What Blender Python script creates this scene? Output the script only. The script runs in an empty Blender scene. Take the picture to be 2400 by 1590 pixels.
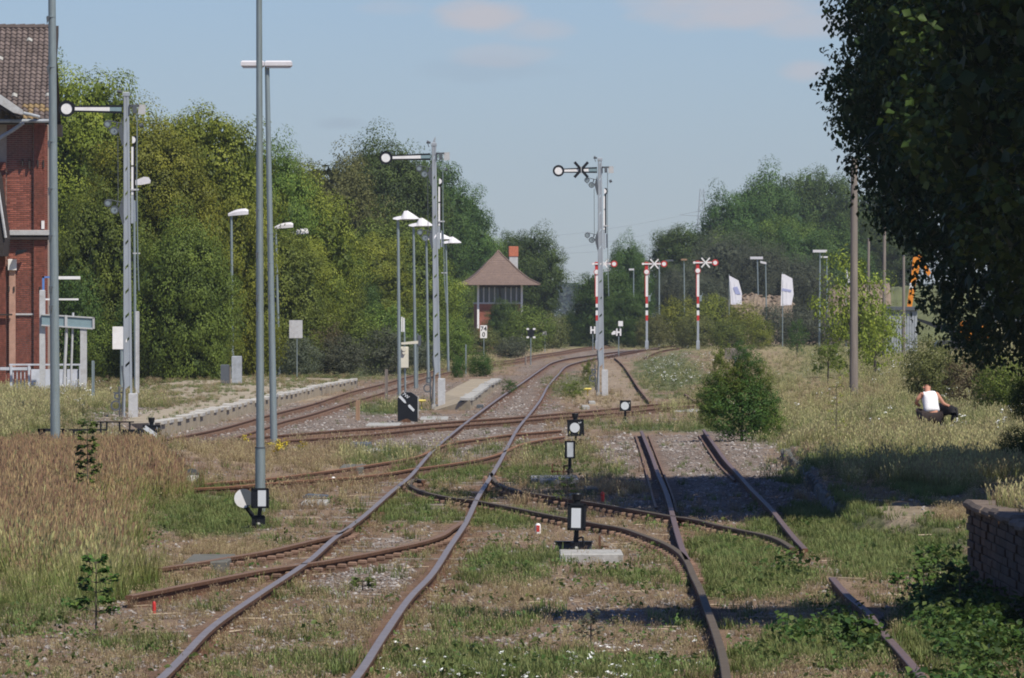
import bpy, bmesh, math, random
import numpy as np
from mathutils import Vector, Matrix, Euler
rnd = random.Random(7)
rs = np.random.RandomState(11)
# ------------------------------------------------------------------ camera, sky, sun
F, HY, CX, CZ = 17000.0, 740.0, 1200.0, 2.7      # focal length in photo pixels, horizon row, centre column, eye height above rail tops
G = -0.13                                        # ground level below the rail tops
sc = bpy.context.scene
cam_d = bpy.data.cameras.new("camera"); cam = bpy.data.objects.new("camera", cam_d)
sc.collection.objects.link(cam); sc.camera = cam
cam.location = (0, 0, CZ)
cam.rotation_euler = (math.radians(90) - math.atan(55 / F), 0, 0)
cam_d.sensor_width = 36; cam_d.lens = F / 2400 * 36
cam_d.clip_start = 1; cam_d.clip_end = 90000
w = bpy.data.worlds.new("World"); sc.world = w; w.use_nodes = True
SUN = Vector((0.37, -0.46, 0.805)).normalized()
sun_d = bpy.data.lights.new("sun", 'SUN'); sun = bpy.data.objects.new("sun", sun_d); sc.collection.objects.link(sun)
sun_d.energy = 5.0; sun_d.angle = math.radians(0.55); sun_d.color = (1, 0.95, 0.83)
sun.rotation_euler = SUN.to_track_quat('Z', 'Y').to_euler(); sun.location = (60, -40, 90)
nt = w.node_tree; N = nt.nodes; L = nt.links
for n in list(N): N.remove(n)
def nd(t, **k):
    n = N.new(t)
    for a, b in k.items(): setattr(n, a, b)
    return n
def mth(op, a, b=None, c=None, tree=None):
    n = (tree or nt).nodes.new('ShaderNodeMath'); n.operation = op
    for i, v in enumerate((a, b, c)):
        if v is None: continue
        if isinstance(v, (int, float)): n.inputs[i].default_value = v
        else: (tree or nt).links.new(v, n.inputs[i])
    return n.outputs[0]
sky = nd('ShaderNodeTexSky', sky_type='NISHITA', sun_disc=False)
sky.sun_elevation = math.asin(SUN.z); sky.sun_rotation = math.atan2(SUN.x, SUN.y)
sky.air_density = 1.0; sky.dust_density = 0.15; sky.ozone_density = 2.0
tc = nd('ShaderNodeTexCoord'); sp = nd('ShaderNodeSeparateXYZ'); L.new(tc.outputs['Generated'], sp.inputs[0])
yy = mth('MAXIMUM', sp.outputs[1], 0.05)
U = mth('DIVIDE', sp.outputs[0], yy); V = mth('DIVIDE', sp.outputs[2], yy)
cb = nd('ShaderNodeCombineXYZ'); L.new(mth('MULTIPLY', U, 60), cb.inputs[0]); L.new(mth('MULTIPLY', V, 150), cb.inputs[1])
nz = nd('ShaderNodeTexNoise'); L.new(cb.outputs[0], nz.inputs['Vector']); nz.inputs['Scale'].default_value = 1.6; nz.inputs['Detail'].default_value = 5; nz.inputs['Roughness'].default_value = 0.55
nzf = nz.outputs[0]
def blob(px, py, rx, ry, k):
    du = mth('DIVIDE', mth('SUBTRACT', U, (px - CX) / F), rx / F); dv = mth('DIVIDE', mth('SUBTRACT', V, (HY - py) / F), ry / F)
    r = mth('ADD', mth('MULTIPLY', du, du), mth('MULTIPLY', dv, dv))
    r = mth('ADD', r, mth('MULTIPLY', mth('SUBTRACT', nzf, 0.5), 2.6))
    m = nd('ShaderNodeMapRange'); m.interpolation_type = 'SMOOTHSTEP'; L.new(r, m.inputs[0])
    m.inputs[1].default_value = 1.5; m.inputs[2].default_value = -0.1; m.inputs[3].default_value = 0; m.inputs[4].default_value = k
    return m.outputs[0]
front = mth('GREATER_THAN', sp.outputs[1], 0.05)
cl = None
for a in ((1130, 42, 120, 42, .85), (1250, 70, 90, 30, .5), (1175, 130, 130, 28, .35), (1720, 20, 230, 55, .75), (1900, 60, 150, 35, .6), (1880, 170, 60, 26, .6), (1560, 10, 120, 26, .4), (920, 20, 80, 20, .25)):
    b = blob(*a); cl = b if cl is None else mth('MAXIMUM', cl, b)
nz2 = nd('ShaderNodeTexNoise'); L.new(tc.outputs['Generated'], nz2.inputs['Vector']); nz2.inputs['Scale'].default_value = 5; nz2.inputs['Detail'].default_value = 6
hi = nd('ShaderNodeMapRange'); L.new(nz2.outputs[0], hi.inputs[0]); hi.inputs[1].default_value = .60; hi.inputs[2].default_value = .74; hi.inputs[4].default_value = .3
up = nd('ShaderNodeMapRange'); L.new(sp.outputs[2], up.inputs[0]); up.inputs[1].default_value = .05; up.inputs[2].default_value = .12
cl = mth('MAXIMUM', mth('MULTIPLY', cl, front), mth('MULTIPLY', hi.outputs[0], up.outputs[0]))
SKYT = nd('ShaderNodeMix', data_type='RGBA', blend_type='MULTIPLY'); SKYT.inputs[0].default_value = 1
L.new(sky.outputs[0], SKYT.inputs[6]); SKYT.inputs[7].default_value = (0.475, 0.575, 0.85, 1)
cm = nd('ShaderNodeMix', data_type='RGBA'); L.new(cl, cm.inputs[0]); L.new(SKYT.outputs[2], cm.inputs[6]); cm.inputs[7].default_value = (4.8, 4.65, 5.0, 1)
gs = nd('ShaderNodeMix', data_type='RGBA')       # faint grey cloud shadowing low in the sky
g1 = mth('MAXIMUM', blob(800, 290, 70, 16, .22), blob(1150, 165, 200, 30, .12))
L.new(mth('MULTIPLY', g1, front), gs.inputs[0]); L.new(cm.outputs[2], gs.inputs[6]); gs.inputs[7].default_value = (2.25, 2.6, 3.4, 1)
L.remove(gs.inputs[6].links[0]); L.new(SKYT.outputs[2], gs.inputs[6]); L.new(gs.outputs[2], cm.inputs[6])
bg = nd('ShaderNodeBackground'); L.new(cm.outputs[2], bg.inputs[0]); bg.inputs[1].default_value = 0.107
wo = nd('ShaderNodeOutputWorld'); L.new(bg.outputs[0], wo.inputs[0])
sc.view_settings.view_transform = 'Standard'; sc.view_settings.look = 'None'; sc.view_settings.exposure = 0.1; sc.view_settings.gamma = 1
sc.view_settings.use_curve_mapping = False
sc.render.engine = 'CYCLES'
sc.cycles.use_denoising = True; sc.cycles.max_bounces = 6; sc.cycles.volume_bounces = 0; sc.cycles.transmission_bounces = 4
sc.cycles.diffuse_bounces = 3; sc.cycles.glossy_bounces = 2; sc.render.filter_size = 1.6 if hasattr(sc.render, 'filter_size') else 1.5
sc.cycles.pixel_filter_type = 'BLACKMAN_HARRIS'; sc.cycles.filter_width = 1.9
# ------------------------------------------------------------------ helpers
def W(x, y, z=0.0):
    d = (CZ - z) * F / (y - HY)
    return Vector(((x - CX) * d / F, d, z))
def tag(o, label=None, cat=None, group=None, kind=None):
    for k, v in (('label', label), ('category', cat), ('group', group), ('kind', kind)):
        if v: o[k] = v
    return o
def link(o, parent=None):
    sc.collection.objects.link(o)
    if parent: o.parent = parent
    return o
MATS = {}
def mat(name, col, rough=.8, metal=0, var=.12, scale=8, bump=0.0, spec=.3, dirt=None, dirt_amt=.35, dscale=2.5, stretch=(1, 1, 1), trans=None, rv=0):
    if name in MATS: return MATS[name]
    m = bpy.data.materials.new(name); m.use_nodes = True; t = m.node_tree; b = t.nodes['Principled BSDF']
    b.inputs['Roughness'].default_value = rough; b.inputs['Metallic'].default_value = metal; b.inputs['Specular IOR Level'].default_value = spec
    c = t.nodes.new('ShaderNodeTexCoord'); mp = t.nodes.new('ShaderNodeMapping'); t.links.new(c.outputs['Object'], mp.inputs[0]); mp.inputs['Scale'].default_value = stretch
    n = t.nodes.new('ShaderNodeTexNoise'); n.inputs['Scale'].default_value = scale; n.inputs['Detail'].default_value = 6; n.inputs['Roughness'].default_value = .65
    t.links.new(mp.outputs[0], n.inputs['Vector'])
    mr = t.nodes.new('ShaderNodeMapRange'); t.links.new(n.outputs[0], mr.inputs[0]); mr.inputs[1].default_value = .3; mr.inputs[2].default_value = .7
    mr.inputs[3].default_value = 1 - var; mr.inputs[4].default_value = 1 + var
    mx = t.nodes.new('ShaderNodeMix'); mx.data_type = 'RGBA'; mx.blend_type = 'MULTIPLY'; mx.inputs[0].default_value = 1
    mx.inputs[6].default_value = (*col, 1); t.links.new(mr.outputs[0], mx.inputs[7]); out = mx.outputs[2]
    if dirt:
        n2 = t.nodes.new('ShaderNodeTexNoise'); n2.inputs['Scale'].default_value = dscale; n2.inputs['Detail'].default_value = 7; n2.inputs['Roughness'].default_value = .7
        t.links.new(mp.outputs[0], n2.inputs['Vector'])
        r2 = t.nodes.new('ShaderNodeMapRange'); t.links.new(n2.outputs[0], r2.inputs[0]); r2.inputs[1].default_value = .5; r2.inputs[2].default_value = .68; r2.inputs[4].default_value = dirt_amt
        m2 = t.nodes.new('ShaderNodeMix'); m2.data_type = 'RGBA'; t.links.new(r2.outputs[0], m2.inputs[0]); t.links.new(out, m2.inputs[6]); m2.inputs[7].default_value = (*dirt, 1); out = m2.outputs[2]
    if rv:
        oi = t.nodes.new('ShaderNodeObjectInfo'); m3 = t.nodes.new('ShaderNodeMix'); m3.data_type = 'RGBA'; m3.blend_type = 'MULTIPLY'; m3.inputs[0].default_value = 1; t.links.new(out, m3.inputs[6]); t.links.new(mth('MULTIPLY_ADD', oi.outputs['Random'], 2 * rv, 1 - rv, t), m3.inputs[7]); out = m3.outputs[2]
    t.links.new(out, b.inputs['Base Color'])
    if bump:
        bp = t.nodes.new('ShaderNodeBump'); bp.inputs['Strength'].default_value = bump; bp.inputs['Distance'].default_value = .02; t.links.new(n.outputs[0], bp.inputs['Height']); t.links.new(bp.outputs[0], b.inputs['Normal'])
    MATS[name] = m; return m
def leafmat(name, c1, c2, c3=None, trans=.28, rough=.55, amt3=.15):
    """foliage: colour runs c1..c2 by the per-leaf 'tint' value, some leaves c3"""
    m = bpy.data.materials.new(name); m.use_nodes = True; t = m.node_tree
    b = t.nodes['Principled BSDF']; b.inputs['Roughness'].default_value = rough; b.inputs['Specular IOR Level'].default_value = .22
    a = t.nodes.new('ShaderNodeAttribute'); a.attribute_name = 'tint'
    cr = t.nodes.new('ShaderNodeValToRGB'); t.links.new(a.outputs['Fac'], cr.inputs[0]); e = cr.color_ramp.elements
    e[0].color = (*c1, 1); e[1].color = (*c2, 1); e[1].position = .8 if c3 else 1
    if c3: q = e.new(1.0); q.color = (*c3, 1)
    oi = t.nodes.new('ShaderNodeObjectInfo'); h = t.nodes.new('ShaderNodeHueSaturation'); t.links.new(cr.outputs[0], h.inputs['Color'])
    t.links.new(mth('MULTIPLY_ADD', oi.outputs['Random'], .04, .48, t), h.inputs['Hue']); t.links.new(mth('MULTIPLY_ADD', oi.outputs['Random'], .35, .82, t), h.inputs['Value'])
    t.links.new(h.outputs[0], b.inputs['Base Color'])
    tr = t.nodes.new('ShaderNodeBsdfTranslucent'); t.links.new(h.outputs[0], tr.inputs[0])
    ms = t.nodes.new('ShaderNodeMixShader'); ms.inputs[0].default_value = trans; t.links.new(b.outputs[0], ms.inputs[1]); t.links.new(tr.outputs[0], ms.inputs[2])
    t.links.new(ms.outputs[0], t.nodes['Material Output'].inputs[0])
    MATS[name] = m; return m
class MB:
    def __init__(s): s.v = []; s.f = []; s.mi = []; s.cur = 0
    def add(s, vs, fs):
        b = len(s.v); s.v += [tuple(v) for v in vs]
        for f in fs: s.f.append([b + i for i in f]); s.mi.append(s.cur)
        return s
    def box(s, x0, x1, y0, y1, z0, z1, bev=0, M=None):
        if bev:
            e = bev; vs = []
            for z, i in ((z0, e), (z0 + e, 0), (z1 - e, 0), (z1, e)): vs += [(x0 + i, y0 + i, z), (x1 - i, y0 + i, z), (x1 - i, y1 - i, z), (x0 + i, y1 - i, z)]
            fs = [(3, 2, 1, 0), (12, 13, 14, 15)]
            for k in range(3):
                for j in range(4): a, b = k * 4 + j, k * 4 + (j + 1) % 4; fs.append((a, b, b + 4, a + 4))
        else:
            vs = [(x0, y0, z0), (x1, y0, z0), (x1, y1, z0), (x0, y1, z0), (x0, y0, z1), (x1, y0, z1), (x1, y1, z1), (x0, y1, z1)]
            fs = [(3, 2, 1, 0), (4, 5, 6, 7), (0, 1, 5, 4), (1, 2, 6, 5), (2, 3, 7, 6), (3, 0, 4, 7)]
        if M is not None: vs = [M @ Vector(v) for v in vs]
        return s.add(vs, fs)
    def tube(s, p, q, r0, r1=None, n=12, cap=True):
        p = Vector(p); q = Vector(q); r1 = r0 if r1 is None else r1; d = (q - p).normalized()
        a = d.orthogonal().normalized(); b = d.cross(a); vs = []
        for c, r in ((p, r0), (q, r1)):
            for k in range(n): t = 2 * math.pi * k / n; vs.append(c + a * (r * math.cos(t)) + b * (r * math.sin(t)))
        fs = [(k, (k + 1) % n, n + (k + 1) % n, n + k) for k in range(n)]
        if cap: fs += [tuple(range(n - 1, -1, -1)), tuple(range(n, 2 * n))]
        return s.add(vs, fs)
    def path(s, pts, r, n=8):
        for a, b in zip(pts[:-1], pts[1:]): s.tube(a, b, r, r, n)
        return s
    def prism(s, poly, y0, y1):            # poly in xz, extruded along y
        n = len(poly); vs = [(x, y0, z) for x, z in poly] + [(x, y1, z) for x, z in poly]
        fs = [tuple(range(n)), tuple(range(2 * n - 1, n - 1, -1))] + [(i, i + n, (i + 1) % n + n, (i + 1) % n) for i in range(n)]
        return s.add(vs, fs)
    def disc(s, cx, cz, r, y0, y1, n=24, a0=0, a1=2 * math.pi):
        k = n; full = abs(a1 - a0 - 2 * math.pi) < 1e-6
        return s.prism([(cx + r * math.cos(a0 + (a1 - a0) * i / (k if full else k - 1)), cz + r * math.sin(a0 + (a1 - a0) * i / (k if full else k - 1))) for i in range(k)], y0, y1)
    def ring(s, cx, cz, r, ri, y0, y1, n=24):
        vs = []
        for y in (y0, y1):
            for R in (r, ri):
                for i in range(n): t = 2 * math.pi * i / n; vs.append((cx + R * math.cos(t), y, cz + R * math.sin(t)))
        fs = []
        for i in range(n):
            j = (i + 1) % n
            fs += [(i, j, n + j, n + i), (2 * n + j, 2 * n + i, 3 * n + i, 3 * n + j), (j, i, 2 * n + i, 2 * n + j), (n + i, n + j, 3 * n + j, 3 * n + i)]
        return s.add(vs, fs)
    def lathe(s, prof, n=16, c=(0, 0)):    # prof [(r,z)]
        vs = [(c[0] + r * math.cos(2 * math.pi * k / n), c[1] + r * math.sin(2 * math.pi * k / n), z) for r, z in prof for k in range(n)]
        fs = [(i * n + k, i * n + (k + 1) % n, (i + 1) * n + (k + 1) % n, (i + 1) * n + k) for i in range(len(prof) - 1) for k in range(n)]
        fs += [tuple(range(n - 1, -1, -1)), tuple(range((len(prof) - 1) * n, len(prof) * n))]
        return s.add(vs, fs)
    def build(s, name, m, parent=None, smooth=False):
        me = bpy.data.meshes.new(name); me.from_pydata(s.v, [], s.f)
        for x in (m if isinstance(m, (list, tuple)) else [m]): me.materials.append(x)
        if isinstance(m, (list, tuple)): me.polygons.foreach_set('material_index', s.mi)
        bm = bmesh.new(); bm.from_mesh(me); bmesh.ops.recalc_face_normals(bm, faces=bm.faces); bm.to_mesh(me); bm.free()
        if smooth:
            me.polygons.foreach_set('use_smooth', [True] * len(me.polygons)); me.set_sharp_from_angle(angle=math.radians(35))
        me.update(); return link(bpy.data.objects.new(name, me), parent)
class T:
    """a thing: an Empty at its base; p() turns a photo pixel at a distance dy behind the base into local metres"""
    def __init__(s, name, x, y, label, cat, group=None, z=G, Y=None):
        if Y is None: b = W(x, y, z)
        else: b = Vector(((x - CX) * Y / F, Y, CZ - (y - HY) * Y / F if z is None else z))
        s.b = b; s.Y = b.y; s.k = F / b.y                   # k = pixels per metre
        s.e = link(bpy.data.objects.new(name, None)); s.e.location = b; s.e.empty_display_size = .2
        tag(s.e, label, cat, group)
    def p(s, x, y, dy=0.0):
        Y = s.Y + dy
        return ((x - CX) * Y / F - s.b.x, dy, CZ - (y - HY) * Y / F - s.b.z)
    def X(s, x, dy=0): return (x - CX) * (s.Y + dy) / F - s.b.x
    def Z(s, y, dy=0): return CZ - (y - HY) * (s.Y + dy) / F - s.b.z
    def box(s, name, m, x0, x1, y0, y1, d0, d1, bev=0): # pixels
        return MB().box(s.X(x0), s.X(x1), d0, d1, s.Z(y1), s.Z(y0), bev).build(name, m, s.e)
def dup(o, parent=None, **k):
    c = o.copy(); link(c, parent)
    for ch in o.children: dup(ch, c)
    return c
def text(body, size, m, parent, loc, rot=(math.pi / 2, 0, 0), name='lettering'):
    cu = bpy.data.curves.new(name, 'FONT'); cu.body = body; cu.size = size; cu.extrude = .002; cu.align_x = 'CENTER'; cu.align_y = 'CENTER'; cu.offset = size * .015
    cu.materials.append(m); o = bpy.data.objects.new(name, cu); sc.collection.objects.link(o); me = bpy.data.meshes.new_from_object(o.evaluated_get(bpy.context.evaluated_depsgraph_get())); bpy.data.objects.remove(o)
    if not me.materials: me.materials.append(m)
    o = link(bpy.data.objects.new(name, me), parent); o.location = loc; o.rotation_euler = rot; return o
# numpy value noise
_tab = np.random.RandomState(5).rand(256, 256)
def vn(x, y):
    xi = np.floor(x).astype(int); yi = np.floor(y).astype(int); fx = x - xi; fy = y - yi; fx = fx * fx * (3 - 2 * fx); fy = fy * fy * (3 - 2 * fy)
    g = lambda a, b: _tab[a % 256, b % 256]
    return (g(xi, yi) * (1 - fx) + g(xi + 1, yi) * fx) * (1 - fy) + (g(xi, yi + 1) * (1 - fx) + g(xi + 1, yi + 1) * fx) * fy
def fbm(x, y, o=4):
    s = 0; a = .5
    for i in range(o): s = s + a * vn(x * 2 ** i + 17 * i, y * 2 ** i + 31 * i); a *= .5
    return s / (1 - .5 ** o)
def ss(a, b, x): t = np.clip((x - a) / (b - a), 0, 1); return t * t * (3 - 2 * t)
# ------------------------------------------------------------------ materials
m_galv = mat('galvanised steel', (.29, .34, .345), .5, .55, .12, 30, dirt=(.22, .24, .24), dirt_amt=.4, dscale=6, stretch=(1, 1, .12))
m_lamp = mat('lamp housing', (.62, .60, .63), .45, 0, .06, 10)
m_mast = mat('grey mast paint', (.33, .36, .40), .55, .1, .1, 20, dirt=(.20, .19, .18), dirt_amt=.45, dscale=5, stretch=(1, 1, .2))
m_black = mat('black enamel', (.012, .013, .016), .4, 0, .2, 10)
m_white = mat('white enamel', (.78, .76, .76), .4, 0, .05, 6, dirt=(.5, .46, .4), dirt_amt=.3)
m_opal = mat('opal glass', (.60, .62, .64), .25, 0, .03, 6, spec=.5)
m_red = mat('red enamel', (.50, .035, .03), .45, 0, .12, 10)
m_conc = mat('weathered concrete', (.36, .35, .33), .9, 0, .2, 12, .5, dirt=(.18, .17, .14), dirt_amt=.6)
m_concd = mat('dark concrete', (.13, .125, .11), .9, 0, .25, 12, .5, dirt=(.06, .07, .04), dirt_amt=.5)
m_rust = mat('rusty rail steel', (.125, .062, .036), .85, .1, .35, 14, .4, dirt=(.055, .032, .022), dirt_amt=.6)
m_rail = mat('polished rail head', (.25, .22, .215), .5, .35, .15, 5, dirt=(.20, .15, .13), dirt_amt=.5, dscale=3)
m_railr = mat('rusted rail head', (.20, .125, .085), .7, .2, .2, 6, dirt=(.13, .065, .035), dirt_amt=.6, dscale=3)
m_railo = mat('orange rusted rail head', (.24, .12, .062), .75, .1, .2, 6, dirt=(.16, .07, .03), dirt_amt=.6, dscale=3)
m_wood = mat('weathered wood', (.20, .17, .15), .9, 0, .25, 9, .5, stretch=(1, 1, .08), dirt=(.10, .08, .07), dirt_amt=.5)
m_wood2 = mat('brown stake wood', (.30, .19, .12), .9, 0, .25, 9, .4, stretch=(1, 1, .1))
m_brick = mat('red brick', (.25, .085, .06), .9, 0, .45, 7, .3, rv=.3, dirt=(.13, .07, .05), dirt_amt=.5, dscale=1.2)
m_mortar = mat('mortar', (.36, .29, .24), .95, 0, .15, 10)
m_tile = mat('clay pantile', (.12, .092, .084), .85, 0, .25, 9, .3, rv=.3, dirt=(.10, .085, .07), dirt_amt=.5, dscale=2)
m_tilem = mat('mossy pantile', (.21, .145, .075), .9, 0, .3, 9, .3, dirt=(.20, .19, .08), dirt_amt=.6, dscale=3)
m_trim = mat('grey trim paint', (.45, .45, .46), .7, 0, .12, 8, dirt=(.25, .22, .2), dirt_amt=.5)
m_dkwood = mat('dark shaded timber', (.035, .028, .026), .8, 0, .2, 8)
m_signgrey = mat('blue grey sign board', (.20, .28, .31), .6, 0, .1, 6)
m_blue = mat('blue frame paint', (.10, .22, .52), .5, 0, .1, 6)
m_glass = mat('dark window glass', (.03, .04, .045), .1, 0, .2, 3, spec=.6)
m_cream = mat('cream cabinet', (.62, .58, .48), .6, 0, .06, 8)
m_yellow = mat('yellow cover', (.65, .52, .12), .6, 0, .1, 8)
m_orange = mat('orange machine paint', (.70, .24, .02), .5, 0, .1, 5)
m_skin = mat('sunburnt skin', (.46, .22, .15), .6, 0, .06, 12)
m_cab = mat('light grey cabinet', (.33, .35, .38), .7, 0, .15, 6, dirt=(.15, .16, .15), dirt_amt=.6)
m_cabd = mat('dark grey cabinet', (.085, .095, .11), .7, 0, .1, 6)
m_cloth = mat('white cotton', (.80, .78, .80), .9, 0, .04, 20, .3)
m_shorts = mat('dark brown cloth', (.035, .026, .024), .9, 0, .3, 20)
m_fur = mat('black fur', (.012, .011, .013), .7, 0, .4, 40, .6)
m_bark = mat('tree bark', (.10, .085, .065), .95, 0, .3, 14, .8)
# ------------------------------------------------------------------ ground cover: soft patches along the ground, edges broken by noise
TYPES = ['dirt', 'tall', 'straw', 'green', 'gravel', 'meadow', 'sand', 'weed', 'dark']
COL = {'dirt': (.235, .165, .115), 'tall': (.22, .17, .09), 'straw': (.33, .25, .15), 'green': (.12, .13, .06), 'gravel': (.21, .165, .135), 'meadow': (.25, .225, .105), 'sand': (.32, .255, .185), 'weed': (.13, .14, .06), 'dark': (.10, .075, .06)}
PATCH = [
 ('meadow', 1200, 770, 4000, 60, 1), ('meadow', 2150, 930, 560, 190, 1), ('green', 2050, 1030, 330, 50, .6), ('green', 1900, 880, 160, 30, .4), ('green', 760, 850, 300, 45, 1), ('meadow', 60, 990, 380, 90, 1),
 ('sand', 500, 935, 330, 45, 1), ('green', 650, 880, 160, 22, .7), ('meadow', 1060, 850, 150, 30, 1),
 ('straw', 1250, 830, 200, 16, .6), ('green', 1360, 800, 180, 16, .6),
 ('sand', 1450, 905, 130, 60, .7), ('green', 1570, 875, 95, 55, 1), ('straw', 1760, 850, 130, 40, .6), ('straw', 1950, 930, 150, 50, .7), ('green', 1950, 1030, 150, 30, .5),
 ('green', 2150, 1000, 250, 40, .6), ('straw', 2120, 1035, 200, 22, .6), ('straw', 2250, 905, 140, 25, .7),
 ('gravel', 450, 1015, 330, 32, 1), ('gravel', 750, 965, 260, 26, 1), ('gravel', 1000, 915, 200, 22, .9), ('gravel', 780, 1000, 260, 30, 1),
 ('gravel', 1080, 1010, 260, 42, 1), ('gravel', 1190, 940, 130, 60, 1), ('gravel', 1280, 880, 80, 45, 1), ('gravel', 1400, 830, 110, 14, 1), ('gravel', 1020, 1050, 170, 26, 1),
 ('green', 910, 958, 85, 17, 1), ('green', 1330, 905, 60, 30, .7), ('straw', 1390, 935, 90, 18, .6),
 ('straw', 620, 1075, 240, 30, 1), ('green', 900, 1075, 130, 20, .9), ('straw', 780, 1068, 60, 18, .6), ('green', 980, 1062, 90, 12, .6),
 ('green', 1060, 1110, 120, 26, .9), ('green', 1260, 1060, 150, 20, .55), ('weed', 1290, 1055, 60, 20, .6), ('green', 1600, 1003, 200, 14, .9), ('green', 1380, 995, 60, 10, .6), ('green', 1420, 1100, 90, 22, .6), ('green', 1250, 1120, 70, 24, .8),
 ('gravel', 1650, 1090, 220, 85, 1), ('gravel', 1760, 1160, 190, 60, 1), ('gravel', 1470, 1060, 70, 40, .8), ('gravel', 1560, 1180, 160, 22, .9),
 ('straw', 1430, 1150, 110, 12, .6), ('green', 1180, 1215, 150, 28, .8), ('green', 960, 1200, 120, 26, .9), ('green', 1040, 1175, 130, 26, .7),
 ('green', 500, 1200, 150, 55, 1), ('green', 380, 1150, 110, 60, .8), ('straw', 520, 1290, 150, 24, .9), ('straw', 390, 1350, 110, 30, .6),
 ('tall', 120, 1150, 340, 120, 1), ('tall', 80, 1300, 250, 130, 1), ('green', 60, 1440, 150, 60, .5), ('green', 480, 1225, 160, 40, .8),
 ('gravel', 860, 1350, 110, 45, .7), ('gravel', 930, 1275, 90, 16, .6), ('green', 1220, 1310, 140, 22, .95), ('green', 1190, 1350, 110, 30, .85), ('straw', 1200, 1390, 90, 26, .5),
 ('green', 1480, 1355, 120, 22, .9), ('dark', 1300, 1195, 250, 10, .4), ('green', 1740, 1300, 150, 50, 1), ('green', 1900, 1250, 160, 60, .95), ('green', 2080, 1290, 190, 80, .95), ('green', 1750, 1370, 170, 36, 1), ('weed', 1800, 1360, 150, 28, .6), ('straw', 2230, 1240, 50, 24, .9), ('sand', 2120, 1240, 70, 22, .9),
 ('green', 2160, 1180, 100, 40, 1), ('green', 1000, 1560, 380, 30, .6), ('green', 1350, 1580, 380, 26, .9), ('green', 360, 1520, 160, 20, .35), ('weed', 2000, 1520, 130, 60, .8), ('weed', 1750, 1560, 120, 30, .7), ('weed', 2250, 1480, 160, 120, 1),
 ('green', 1900, 1500, 120, 20, .4), ('green', 700, 1500, 120, 14, .25), ('green', 1130, 1460, 120, 30, .4),
 ('meadow', 2230, 1120, 320, 60, .9), ('green', 2050, 1110, 200, 40, .8)]
def cover(x, y, X, Y):
    wts = {t: np.zeros_like(x) for t in TYPES}; wts['dirt'] += 1; o_ = ss(16, 30, np.abs(X)); wts['dirt'] -= o_; wts['meadow'] += o_
    n1 = fbm(X * .9, Y * .16) - .5; n2 = fbm(X * 4 + 50, Y * .7) - .5
    for t, cx, cy, rx, ry, k in PATCH:
        r = np.sqrt(((x - cx) / rx) ** 2 + ((y - cy) / ry) ** 2) + n1 * .9 + n2 * .8
        m = (1 - ss(.72, 1.12, r)) * k
        for q in wts: wts[q] = wts[q] * (1 - m)
        wts[t] = wts[t] + m
    return wts
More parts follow.
